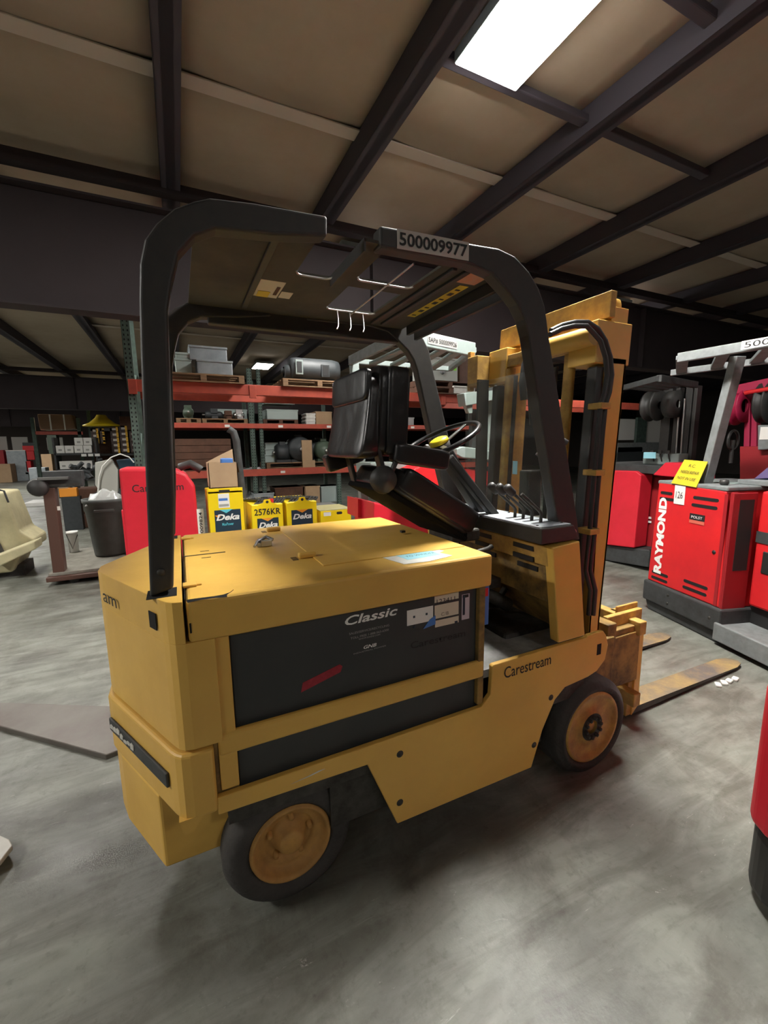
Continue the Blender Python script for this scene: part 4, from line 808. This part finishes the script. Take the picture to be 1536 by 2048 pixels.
bo2 = build(MB().box(.83, 1.85, *D_(.22, .9), .33, 1.27), 'operator_body', RED, t, False, .02); build(MB().box(.835, 1.85, *D_(.213, .23), .86, .95), 'body_band', CHAR, t, False); build(MB().box(.90, 1.1, *D_(.213, .23), .62, .80), 'black_pad', INK, t, False, .01); build(MB().box(.92, 1.1, *D_(.213, .22), 1.02, 1.12), 'grey_label', LGRY, t, False)
build(MB().box(.80, .812, *D_(.06, .19), .62, 1.2), 'side_recess', MATS['recess_black'], t, False); build(MB().box(.795, .81, *D_(.0, .22), .18, 1.255).box(.78, .80, *D_(-.002, .05), .3, 1.26), 'side_panel', REDD, t, False, .006)
# overhead frame
P1, P2 = fwd(.567, .0, 2.28), fwd(.39, .0, 1.29)
build(MB().bar(fwd(.42, .12, 1.29), fwd(.60, .12, 2.33), .085, .07, dW), 'guard_post', MGRY, t, bev=.006); build(MB().bar(fwd(.67, .60, 1.29), fwd(.78, .60, 2.25), .08, .10, dW), 'guard_post', CHAR, t, bev=.006); build(MB().bar(fwd(.80, .66, 1.29), fwd(.88, .66, 2.2), .03, .03, dW), 'guard_post', MGRY, t, bev=.004)
zz = 2.36; A1, A2, A3 = U(1357, 716, 'z', zz), U(1440, 700, 'z', zz), U(1570, 680, 'z', zz); B1_, B2_ = U(1400, 738, 'z', zz), U(1570, 742, 'z', zz)
e = (A3-A1).normalized(); A3 = A1+e*1.5; rb_ = build(MB().bar(A1, A3, .05, .075), 'roof_bar', MGRY, t, bev=.006); build(MB().bar(A1+V((.75, .5, 0)), A3+V((.9, .3, 0)), .05, .06), 'roof_bar', MGRY, t, bev=.006)
for u in (.02, .22, .42, .62, .8, .98): build(MB().bar(A1.lerp(A3, u), A1.lerp(A3, u)+V((.78, .45, 0)), .09, .035), 'roof_slat', MGRY, t, bev=.005)
ne = e.cross(Z); ne = ne if ne.x < 0 else -ne; q = A1+e*.30; ed = e if e.y < 0 else -e
qq = U(1486, 692, 'z', zz); sg = plate('number_plate', WHT, rb_, V((qq.x, qq.y, zz-.03))+ne*.027, e, Z, .5, .06, .002); text('500010021', 'lettering', INK, sg, V((qq.x, qq.y, zz-.022))+ne*.0295+e*.02, e, Z, .44, .042, bold=.006)
# things on the reach truck
def loose(nm, label, cat, p, mbf, m_, par='part'):
    t = thing(nm, label, cat, p); return t
p = fwd(.33, .0, 1.30); t2 = thing('paper_tag', 'yellow handwritten tag standing on the red reach truck', 'tag', tuple(p))
c0, c1, c2, c3 = [fwd(x, yy, z) for x, yy, z in ((.20, -.012, 1.285), (.47, -.012, 1.27), (.485, .06, 1.49), (.245, .06, 1.50))]
build(MB().add([c0, c1, c2, c3]+[q_-nn*.004 for q_ in (c0, c1, c2, c3)], [(0, 1, 2, 3), (7, 6, 5, 4), (0, 4, 5, 1), (1, 5, 6, 2), (2, 6, 7, 3), (3, 7, 4, 0)]), 'card', mat('yellow_card', (.55, .45, .02), .6), t2)
ux, uy = (c1-c0).normalized(), (c3-c0).normalized()
for i, s in enumerate(('R.C.', 'NEEDS REPAIR', 'NOT IN USE')): text(s, 'handwriting', INK, t2, c0+ux*(.09 if i == 0 else .04)+uy*(.17-.06*i)+nn*.006, ux, uy, .07 if i == 0 else .19, .026, bold=.005)
pa = fwd(.62, .35, 1.30); t2 = thing('tray', 'grey metal tray of parts on top of the red reach truck', 'tray', tuple(pa))
build(MB().box(.55, 1.05, *D_(.3, .75), 1.30, 1.34).xf(F_), 'tray_body', MGRY, t2, bev=.006); build(MB().box(.62, .85, *D_(.45, .6), 1.34, 1.40).xf(F_), 'blue_box', BLUB, t2, bev=.01); build(MB().prism([(.58, 1.34), (.70, 1.46), (.88, 1.47), (.92, 1.38)], 'xz', *D_(.42, .55)).xf(F_), 'purple_carton', mat('purple_print', (.12, .09, .2), .5), t2, bev=.005)
t2 = thing('clipboard', 'pale blue paper lying on top of the red reach truck', 'paper', tuple(fwd(.3, .3, 1.3))); build(MB().box(.35, .58, *D_(.25, .45), 1.301, 1.306).xf(F_), 'sheet', LGRY, t2)
t2 = thing('knob', 'black round knob on the top edge of the red reach truck', 'knob', tuple(fwd(.60, .1, 1.3))); build(MB().lathe([(0, 0), (.025, .0), (.035, .02), (.03, .045), (0, .05)], tuple(fwd(.62, .1, 1.30)), 'z', 14), 'grip', BLK, t2)
# --- red truck further back, left of it
t = thing('reach_truck', 'red truck with dark roof frame partly hidden behind the mast', 'forklift', (5.7, 2.5, 0))
yf = None
a = V((5.36, 2.60, 0)); b = V((5.49, 2.05, 0)); P_ = lambda x, y: U(x, y, 'x', 5.45)
def PX_(mb, px, x0, dep):
    q = [U(a_, b_, 'x', x0) for a_, b_ in px]; return mb.prism([(p.y, p.z) for p in q], 'yz', x0, x0+dep)
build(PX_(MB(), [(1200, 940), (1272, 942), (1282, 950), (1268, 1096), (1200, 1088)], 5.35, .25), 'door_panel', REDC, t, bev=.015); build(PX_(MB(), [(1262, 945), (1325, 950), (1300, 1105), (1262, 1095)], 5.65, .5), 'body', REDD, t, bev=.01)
build(PX_(MB(), [(1195, 1088), (1300, 1100), (1296, 1135), (1195, 1118)], 5.4, .9), 'skirt', CHAR, t, bev=.015); build(PX_(MB(), [(1200, 925), (1325, 932), (1325, 950), (1200, 940)], 5.4, .9), 'deck', CHAR, t, bev=.01)
build(PX_(MB(), [(1305, 950), (1330, 925), (1400, 928), (1400, 960)], 5.2, .3), 'rear_body', REDC, t, bev=.01)
build(PX_(MB(), [(1282, 1032), (1302, 1034), (1302, 1038), (1282, 1036)], 5.63, .01), 'white_strip', WHT, t); build(PX_(MB(), [(1282, 1040), (1302, 1042), (1302, 1046), (1282, 1044)], 5.63, .01), 'white_strip', WHT, t)
zz = 2.3; c = [U(1250, 775, 'z', zz), U(1318, 757, 'z', zz), U(1392, 770, 'z', zz)]
build(MB().bar(c[0], c[1], .05, .06).bar(c[1], c[2], .05, .07), 'roof_frame', CHAR, t, bev=.005)
for u in (.1, .35, .6, .85): q_ = c[0].lerp(c[1], u); build(MB().bar(q_, q_+(c[2]-c[1])*.8, .08, .03), 'roof_slat', CHAR, t)
for (x, w_) in ((1330, .12), (1350, .05), (1372, .08), (1385, .04)): q_ = U(x, 850, 'x', 5.9); build(MB().box(5.9, 6.0, q_.y-w_/2, q_.y+w_/2, 1.2, 2.35), 'mast_rail', BLK, t, bev=.004)
for x in (1358, 1368): q_ = U(x, 850, 'x', 5.85); build(MB().tube([(5.85, q_.y, 1.25), (5.85, q_.y+.02, 2.2)], .012, 8), 'chrome_rod', CHR, t)
q_ = U(1308, 812, 'x', 5.8); build(MB().lathe([(.05, -.08), (.19, -.08), (.2, -.05), (.14, -.04), (.14, .04), (.2, .05), (.19, .08), (.05, .08)], tuple(q_), 'y', 24), 'hose_reel', BLK, t); build(MB().lathe([(.05, -.06), (.17, -.06), (.17, .06), (.05, .06)], tuple(q_+V((0, -.25, 0))), 'y', 24), 'hose_reel', BLK, t)
q_ = U(1285, 925, 'x', 5.6); build(MB().box(5.6, 5.8, q_.y-.45, q_.y+.0, q_.z-.02, q_.z+.12), 'valve_block', LGRY, t, bev=.01)
for k in range(3): build(MB().tube([(5.6, q_.y-.15-k*.1, q_.z+.02), (5.55, q_.y-.15-k*.1, q_.z+.13)], .008, 6).box(5.54, 5.56, q_.y-.17-k*.1, q_.y-.13-k*.1, q_.z+.12, q_.z+.16), 'valve_lever', BLK, t)
q_ = U(1290, 912, 'x', 5.5); plate('blue_label', BLU, t, (5.5, q_.y+.02, q_.z-.03), -Y, Z, .16, .08, .003)
# --- magenta truck at the right edge
t = thing('reach_truck', 'dark crimson truck mast with hose reels at the right edge', 'forklift', (6.2, 1.2, 0))
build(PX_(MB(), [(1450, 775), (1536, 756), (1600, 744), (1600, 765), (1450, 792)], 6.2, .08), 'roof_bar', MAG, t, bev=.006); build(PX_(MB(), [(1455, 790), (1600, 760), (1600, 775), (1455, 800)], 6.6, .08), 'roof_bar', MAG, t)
for x in (1498, 1512): build(PX_(MB(), [(x-8, 800), (x+2, 800), (x, 920), (x-12, 920)], 6.4, .1), 'mast_rail', MAG, t, bev=.005)
for (x, y, r_, m_) in ((1466, 815, .22, MAG), (1482, 812, .2, MAG), (1535, 805, .24, BLK)): q_ = U(x, y, 'x', 6.3); build(MB().lathe([(.08, -.04), (r_, -.05), (r_, -.03), (r_*.7, 0), (r_, .03), (r_, .05), (.08, .04)], tuple(q_), 'y', 24), 'hose_reel', m_, t)
q_ = U(1500, 785, 'x', 6.1); build(MB().tube([(6.1, q_.y+.05, q_.z), (6.1, q_.y-.3, q_.z+.03)], .025, 8), 'hose_fitting', RED, t)
q_ = U(1466, 880, 'x', 5.5); build(MB().lathe([(.1+.015*math.cos(i*math.pi/3), .015*math.sin(i*math.pi/3)) for i in range(6)], tuple(q_), 'y', 20, True).tube([q_, q_+V((0, 0, -.25))], .02, 8), 'steer_wheel', BLK, t)
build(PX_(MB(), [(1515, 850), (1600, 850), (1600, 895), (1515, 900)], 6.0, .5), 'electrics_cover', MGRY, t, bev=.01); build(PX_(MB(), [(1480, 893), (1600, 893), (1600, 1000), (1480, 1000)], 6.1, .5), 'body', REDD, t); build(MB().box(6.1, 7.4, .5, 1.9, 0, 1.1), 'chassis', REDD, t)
p = U(1530, 870, 'x', 5.99); plate('paper_label', WHT, t, (5.995, p.y+.05, p.z-.05), -Y, Z, .12, .14, .003)
# --- red truck at the lower right edge
t = thing('forklift', 'corner of a red truck body at the lower right picture edge', 'forklift', (2.3, -1.1, 0))
pts = [(1.80, -.64), (1.76, -.70), (1.75, -1.7), (3.0, -1.7), (3.0, -.64), (1.9, -.61)]
build(MB().prism(pts, 'xy', .30, .84), 'body', REDC, t, bev=.03, seg=4); build(MB().prism([(x+.02, y-.01) for x, y in pts], 'xy', .02, .30), 'bumper', BLK, t, bev=.04, seg=3)
# --- left: scale, bin, bucket
s0 = V((-1.32, 5.10, 0)); 
t = thing('platform_scale', 'brown steel column scale carrying the grey trash bin', 'scale', tuple(s0))
c0 = U(130, 1140, 'y', 5.15); tpz = U(100, 975, 'y', 5.15); c1 = V((c0.x-.05, 5.15, .12)); c2 = V((tpz.x, 5.15, tpz.z))
build(MB().bar(c1, c2, .16, .12, (1, 0, 0)), 'column', mat('brown_column', (.085, .04, .028), .5), t, bev=.01)
build(MB().box(c0.x-.15, c0.x+.82, 5.05, 6.5, .12, .16), 'platform', mat('worn_plate', (.3, .29, .24), .5, dirt=(.15, .14, .12), dirt_scale=6), t, bev=.006); build(MB().box(c0.x-.17, c0.x+.84, 5.0, 6.5, .06, .12), 'base_frame', MATS['brown_column'], t, bev=.01)
for x in (c0.x+.1, c0.x+.8):
    for y in (5.08, 6.3): build(MB().lathe([(0, -.02), (.055, -.02), (.06, 0), (.055, .02), (0, .02)], (x, y, .06), 'y', 16), 'caster', BLK, t)
hz = c2.z; build(MB().bar(c2+V((-.12, 0, .05)), c2+V((.35, 0, .05)), .12, .1).box(c2.x-.05, c2.x+.35, 5.1, 5.25, hz+.08, hz+.2), 'scale_head', CHAR, t, bev=.01)
build(MB().lathe([(0, -.05), (.09, -.05), (.11, 0), (.09, .04), (0, .04)], tuple(U(76, 975, 'y', 5.05)), 'y', 20), 'counterweight_disk', BLK, t); build(MB().bar(U(76, 972, 'y', 5.1), U(160, 968, 'y', 5.1), .03, .03), 'beam_arm', STL, t)
build(MB().box(c2.x-.08, c2.x+.22, 5.0, 5.08, hz+.1, hz+.13), 'poise_bar', CHR, t); plate('paper_label', PAP, t, (c2.x-.0, 5.085, hz-.28), X, Z, .09, .05, .003)
A, B, Cc = at(145, 1000, 5.5), at(246, 1000, 5.5), at(175, 1130, 5.5)
cx, r1_ = (A.x+B.x)/2+.04, (B.x-A.x)/2
t = thing('trash_bin', 'grey plastic trash bin standing on the platform scale', 'bin', (cx, 5.85, .16))
zt_ = A.z-.03
build(MB().lathe([(0, .17), (r1_*.72, .17), (r1_*.74, .2), (r1_*.93, zt_-.18), (r1_*.97, zt_-.16), (r1_*.97, zt_-.06), (r1_*1.02, zt_-.05), (r1_*1.03, zt_), (r1_*.97, zt_), (r1_*.95, zt_-.05), (r1_*.7, .25), (0, .25)], (cx, 5.85, 0), 'z', 36), 'tub', BIN, t)
build(MB().box(cx-.12, cx+.12, 5.85-r1_*1.06, 5.85-r1_*.94, zt_-.17, zt_-.13), 'grip', BIN, t, bev=.01); crumple(cx-r1_*.8, cx+r1_*.8, 5.85-r1_*.7, 5.85+r1_*.7, zt_-.08, zt_+.12, 'bin_liner', PLAS, t)
A, B = at(137, 1060, 6.4), at(166, 1112, 6.4); t = thing('bucket', 'white plastic bucket between the scale column and the bin', 'bucket', ((A.x+B.x)/2, 6.4, .16))
rb = (B.x-A.x)/2; build(MB().lathe([(0, .165), (rb*.85, .165), (rb, A.z), (rb*1.05, A.z), (rb*1.05, A.z-.04), (rb*.95, A.z-.02), (rb*.8, .2), (0, .2)], ((A.x+B.x)/2, 6.25, 0), 'z', 24), 'pail', WHT, t); build(MB().tube([((A.x+B.x)/2-rb, 6.22, A.z-.03), ((A.x+B.x)/2, 6.25-rb*1.1, A.z-.25), ((A.x+B.x)/2+rb, 6.22, A.z-.05)], .006, 6), 'bail', STL, t)
# engine and pallet jack parts behind the bin
A = at(146, 1000, 9.6); t = thing('engine', 'black greasy engine on a stand behind the trash bin', 'engine', (A.x+.2, 9.8, 0))
build(MB().box(A.x-.1, A.x+.7, 9.6, 10.3, 0, .3).box(A.x, A.x+.55, 9.65, 10.2, .3, .85), 'block', BRWN, t, bev=.02)
e_ = MB()
for i in range(26):
    u = V((A.x-.05+random.random()*.75, 9.6+random.random()*.4, .6+random.random()*.7)); e_.tube([u, u+V((random.uniform(-.15, .15), random.uniform(-.1, .1), random.uniform(-.05, .18)))], random.uniform(.03, .07), 7)
build(e_, 'pipes', DMOT, t)['kind'] = 'stuff'
A = at(118, 985, 9.4); t = thing('battery_box', 'small orange box on a dark stand beside the scale head', 'box', (A.x+.15, 9.5, 0)); build(MB().box(A.x, A.x+.30, 9.4, 9.58, A.z-.1, A.z+.08), 'body', ORGP, t, bev=.01); build(MB().box(A.x+.02, A.x+.34, 9.4, 9.58, 0, A.z-.1), 'stand', DMOT, t); build(MB().box(A.x-.02, A.x+.16, 9.4, 9.55, A.z+.08, A.z+.16), 'cap', CARD, t)
# clear hood thing above the bin
A, B = at(190, 985, 8.2), at(236, 918, 8.2); t = thing('wrapped_machine', 'pale panel wrapped in clear film above the trash bin', 'machine', ((A.x+B.x)/2, 8.4, 0))
build(PP(MB(), [(190, 925), (222, 918), (236, 940), (236, 985), (205, 990), (190, 970)], 8.2, .15), 'panel', mat('film_panel', (.4, .4, .36), .3), t, bev=.01); build(MB().box(A.x, B.x+.4, 8.22, 8.9, 0, A.z), 'base', DMOT, t)
pts = [at(*q_, 8.15) for q_ in ((196, 985), (198, 955), (205, 932), (222, 915), (240, 908), (258, 914), (268, 925))]; build(MB().tube(pts, .012, 6), 'film_edge', WHT, t)
build(PP(MB(), [(232, 920), (280, 915), (290, 938), (240, 940)], 8.25, .4), 'dark_hood', NAVY, t, bev=.01)
# beige truck at the left edge
t = thing('pallet_truck', 'beige pallet truck with sloping body at the left picture edge', 'pallet truck', (at(20, 1100, 5.6).x, 5.7, 0))
Yb = 5.7
q = [at(x, y, Yb) for x, y in ((-60, 985), (8, 985), (14, 1000), (40, 1062), (68, 1078), (70, 1095), (40, 1112))]; q = [(p.x, p.z) for p in q]
build(MB().prism(q+[(q[-1][0]-.1, .08), (q[0][0], .08)], 'xz', Yb, Yb+.6), 'body', BEIGE, t, bev=.03, seg=3); q2 = [at(x, y, Yb-.35) for x, y in ((-40, 1125), (70, 1082), (72, 1098), (-20, 1142))]
build(MB().prism([(p.x, p.z) for p in q2], 'xz', Yb-.35, Yb-.05), 'fork_leg', BEIGE, t, bev=.015); build(MB().bar(at(-20, 1070, Yb-.02), at(3, 1115, Yb-.02), .06, .1), 'tire', RUB, t)
build(MB().tube([at(0, 980, Yb), at(8, 982, Yb-.02), at(17, 1005, Yb-.02)], .012, 6), 'cable', INK, t); build(MB().box(at(-20, 1110, Yb).x, at(40, 1110, Yb).x, Yb+.1, Yb+.5, 0, .15), 'wheels', RUB, t)
# ramp plate and small shiny object on the floor at left
e1, e2 = U(0, 1452, 'z', .03), U(212, 1510, 'z', .03)
t = thing('steel_fork', 'long flat steel fork blade lying behind the yellow forklift', 'fork', ((e1.x+e2.x)/2, (e1.y+e2.y)/2+.15, 0))
e3 = U(236, 1500, 'z', .03); b1_, b2_ = e2+V((.12, .42, 0)), e1+V((-.1, .32, 0)); e0 = e1+(e1-e2)*.6; b3_ = b2_+(e1-e2)*.6
ring = [e0, e1, e2, e3, b1_, b2_, b3_]; n = len(ring); build(MB().add([p for p in ring]+[V((p.x, p.y, 0)) for p in ring], [tuple(range(n))]+[(i, i+n, (i+1) % n+n, (i+1) % n) for i in range(n)]), 'blade', mat('rusty_blade', (.09, .07, .06), .35, .3, dirt=(.16, .15, .13), dirt_scale=3), t, bev=.006)
c = U(0, 1690, 'z', .05); t = thing('steel_offcut', 'pale fork tip on the floor at the left picture edge', 'fork', (c.x-.1, c.y+.05, 0))
g = [U(0, 1722, 'z', .05), U(25, 1690, 'z', .05), U(18, 1678, 'z', .05), U(0, 1670, 'z', .05)]; g = g+[g[3]+V((-.3, .1, 0)), g[0]+V((-.3, -.1, 0))]; n = len(g)
build(MB().add(g+[p-Z*.022 for p in g], [tuple(range(n)), tuple(range(n, 2*n))[::-1]]+[(i, i+n, (i+1) % n+n, (i+1) % n) for i in range(n)]), 'tip', PAP, t, bev=.004); build(MB().box(c.x-.35, c.x-.12, c.y-.05, c.y+.08, 0, .03), 'support', STL, t)
# bits by the fork tip
for i, (x, y) in enumerate(((1436, 1372), (1448, 1368), (1458, 1364), (1470, 1360))):
    p = U(x, y, 'z', 0); t = thing('paper_scrap', ('nearest', 'second', 'third', 'furthest')[i]+' white paper scrap beside the right fork tip', 'paper', (p.x, p.y, 0), random.random(), 'paper scraps by the fork tip')
    build(cushion(TR((0, 0, .009)), .05, .035, .018, n=3), 'scrap', WHT, t, False)
# --- far left area
def fbox(nm, x0, y0, x1, y1, pl, dep, label, cat, m_, grp=None, z=None, lid=None):
    a, b = at(x0, y1, pl), at(x1, y0, pl); zb_ = a.z if z is None else z; t = thing(nm, label, cat, ((a.x+b.x)/2, pl+dep/2, zb_), 0, grp)
    build(MB().box(a.x, b.x, pl, pl+dep, zb_, b.z), 'body', m_, t, bev=.01)
    if lid: build(MB().box(a.x-.01, b.x+.01, pl-.01, pl+dep, b.z-.04, b.z), 'lid', lid, t)
    return t
LY = 29
fbox('cabinet', -40, 900, 6, 926, LY, .8, 'dark red cabinet at the far left edge', 'cabinet', REDD, z=.0); fbox('cabinet', 18, 900, 50, 948, LY, .8, 'grey cabinet with a white top corner at the far left', 'cabinet', GALV, z=0, lid=WHT)
fbox('wooden_box', -30, 928, 20, 950, LY-1, .8, 'tan wooden box on the far floor at the left edge', 'box', CARD, z=0)
t = thing('floor_machine', 'bright red machine on the far floor beside the grey cabinet', 'machine', (at(60, 940, LY).x, LY, 0)); 
for (x0, y0, x1, y1, m_) in ((44, 891, 70, 902, RED), (52, 902, 70, 920, RED), (50, 922, 64, 944, RED), (44, 885, 75, 892, DMOT), (50, 944, 66, 949, BLK)): build(bx(MB(), x0, y0, x1, y1, LY, .5), 'body_section', m_, t, bev=.02)
for i, (x0, y0, x1, y1) in enumerate(((95, 870, 112, 884), (84, 908, 102, 930), (60, 935, 90, 962))): fbox('machine_part', x0, y0, x1, y1, (27, 25, 21.5)[i], .6, ('dark green motor above the far shelf', 'tan machine beside the red machine on the far floor', 'blue grey steel bracket on the far floor')[i], 'machine', (GMOT, CARD, GALV)[i], z=0)
# far shelves
SY_ = 17
t = thing('shelf_unit', 'dark shelving with white cartons across the far floor', 'shelf', (at(145, 950, SY_).x, SY_, 0))
xl, xr_2 = at(108, 900, SY_).x, at(192, 900, SY_).x
for y in (906, 938, 958): zz = at(150, y, SY_).z; build(MB().box(xl, xr_2, SY_, SY_+.6, zz-.07, zz), 'shelf_board', CHAR, t)
for x in (xl, xr_2): build(MB().box(x-.03, x+.03, SY_, SY_+.6, 0, at(150, 875, SY_).z), 'shelf_post', CHAR, t)
for k in range(3): plate('white_print', WINK, t, at(163, 913, SY_-.01)+X*(k*.2), X, Z, .15, .09, .003)
n_ = 0
for row, (y0, y1, xs_) in enumerate(((890, 905, (112, 130, 149, 167)), (874, 889, (149, 167)), (918, 934, (119, 135, 152, 168)))):
    for k, x in enumerate(xs_):
        z = at(150, 906, SY_).z if row < 2 else at(150, 938, SY_).z
        if row == 1: z += (at(150, 890, SY_).z-at(150, 905, SY_).z)+.01
        a, b = at(x, y1, SY_), at(x+15, y0, SY_); h = at(150, y0, SY_).z-at(150, y1, SY_).z
        t = thing('carton', 'white carton on the far shelving', 'box', ((a.x+b.x)/2, SY_+.25, z), 0, 'white cartons on the far shelving')
        t['label'] = ('white carton on the upper board of the far shelving', 'white carton of the second layer on the far shelving', 'white carton on the middle board of the far shelving')[row]+', '+('first', 'second', 'third', 'fourth')[k]+' from the left'
        build(MB().box(a.x, b.x, SY_+.03, SY_+.5, z, z+h), 'carton_body', WHT, t, bev=.01); plate('print', GINK, t, ((a.x+b.x)/2-.05, SY_+.03, z+h*.3), X, Z, .1, .06, .004)
# display stacks of orange and black boxes
OB = mat('dark_box_print', (.06, .035, .03), .5); OY = mat('box_yellow_edge', (.8, .45, .02), .5); OW = mat('box_white_print', (.6, .55, .5), .5)
def stack(x, w_, yb_, n, label0, dx=0, hh=9):
    base = at(x, yb_, 18)
    for k in range(n):
        a, b = at(x, yb_, 18).x, at(x+w_, yb_, 18).x; h = hh/846*20.3; z = base.z+k*h
        t = thing('battery_carton', label0+', '+('bottom', 'second from the bottom', 'third from the bottom', 'fourth from the bottom', 'top')[k if k < n-1 else 4]+' one', 'box', ((a+b)/2, 18.2, z), 0, 'battery cartons stacked far back')
        build(MB().box(a, b, 18, 18.4, z, z+h-.01), 'carton_body', OB, t); plate('yellow_side', OY, t, (b-.07, 18, z), X, Z, .07, h-.02, .004); plate('white_print', OW, t, (a+.07, 18, z+.05), X, Z, (b-a)*.5, .08, .004)
t = thing('display_rack', 'dark display rack with stacked battery cartons beyond the green post', 'rack', (at(235, 900, 18).x, 18.5, 0))
for yy_ in (907, 935): zz = at(230, yy_, 18).z; build(MB().box(at(182, 900, 18).x, at(300, 900, 18).x, 17.95, 18.6, zz-.08, zz), 'shelf_board', BLK, t)
build(MB().box(at(182, 900, 18).x, at(300, 900, 18).x, 18.5, 18.6, 0, at(230, 862, 18).z), 'back_panel', BRWN, t)
stack(184, 15, 887, 3, 'dark battery carton of the leftmost far stack', hh=8); stack(202, 9, 887, 3, 'narrow battery carton in the far stack left of the gap', hh=8); stack(225, 16, 906, 5, 'battery carton of the far stack with white labels', hh=8.4); stack(243, 16, 905, 5, 'battery carton of the tall far stack by the green post', hh=8.6); stack(262, 16, 905, 4, 'battery carton of the far stack touching the green post', hh=8.6)
zz = 18
t = thing('cone_cover', 'yellow lamp shade shaped cover on top of the far display rack', 'cover', (at(205, 855, 18).x, 18.1, at(205, 856, 18).z))
build(MB().lathe([(0, .42), (.15, .42), (.22, .3), (.42, .12), (.62, .04), (.63, 0), (0, .0)], (at(203, 852, 18).x, 18.2, at(203, 852, 18).z), 'z', 24), 'cover', DEKY, t); build(MB().box(at(180, 855, 18).x, at(235, 855, 18).x, 18, 18.5, at(205, 862, 18).z, at(205, 856, 18).z), 'stand_board', BLK, t)
fbox('crate', 241, 833, 270, 860, 18, .6, 'brown board box with red mark above the far display rack', 'box', BRWN)
# high far beam with wrapped brown pallet
t = thing('pallet_rack', 'distant rack with an orange beam under the wrapped brown pallet', 'rack', (at(120, 900, 19).x, 19, 0))
A, B = at(70, 866, 19), at(166, 870, 19); build(MB().box(A.x, B.x, 19, 19.1, A.z-.06, A.z+.06), 'rack_beam', ORG, t)
for x in (72, 163, 185): p = at(x, 900, 19); build(MB().box(p.x-.06, p.x+.06, 19, 19.1, 0, 2.9 if x < 180 else 3.2), 'rack_post', TEAL, t)
A1_ = at(76, 861, 19); B1_ = at(148, 828, 19); t = thing('wrapped_pallet', 'brown cartons wrapped in glossy film on the distant orange beam', 'load', ((A1_.x+B1_.x)/2, 19.4, A.z+.06))
build(PP(MB(), [(80, 860), (74, 828), (143, 829), (152, 858)], 19, .9), 'cartons', mat('wrapped_carton', (.25, .15, .09), .25), t, bev=.03)
for x in (100, 128): build(bx(MB(), x, 829, x+1.2, 860, 18.98, .02), 'film_fold', WHT, t)
# white wrapped low things on the floor and light panels far back
fbox('pallet', 46, 1004, 96, 1010, U(70, 1013, 'z', 0).y, 1.0, 'white sheet wrapped low pallet on the floor left of the scale', 'pallet', WHT, z=.0); fbox('carton', 82, 965, 96, 995, U(88, 996, 'z', 0).y, .4, 'white carton standing behind the scale column', 'box', WHT, z=0)
t = thing('light_panel', 'row of pale sheet panels leaning at the far left wall', 'panel', (at(20, 890, 30).x, 30, 0))
for i, x in enumerate((-60, -20, 22, 92)): build(bx(MB(), x, 872+i, x+36, 900, 30, .1), 'sheet_panel', mat('pale_panel', (.42, .42, .38), .6), t)
# rack background behind the right trucks: pale sheets with a green post
t = thing('sheet_stack', 'white sheets standing behind the dark red truck', 'panel', (at(1280, 860, 8).x, 8, 0))
build(bx(MB(), 1238, 838, 1276, 880, 8, .05), 'white_sheet', WHT, t); build(bx(MB(), 1290, 838, 1325, 895, 8, .05), 'white_sheet', WHT, t); build(bx(MB(), 1276, 835, 1290, 900, 7.9, .08), 'green_post', TEAL, t); build(bx(MB(), 1236, 885, 1320, 905, 7.6, .4), 'grey_parts', MGRY, t, bev=.03)
A = at(1236, 895, 7.6); build(MB().box(A.x, A.x+1.2, 7.6, 8.1, 0, A.z), 'bench', DMOT, t)
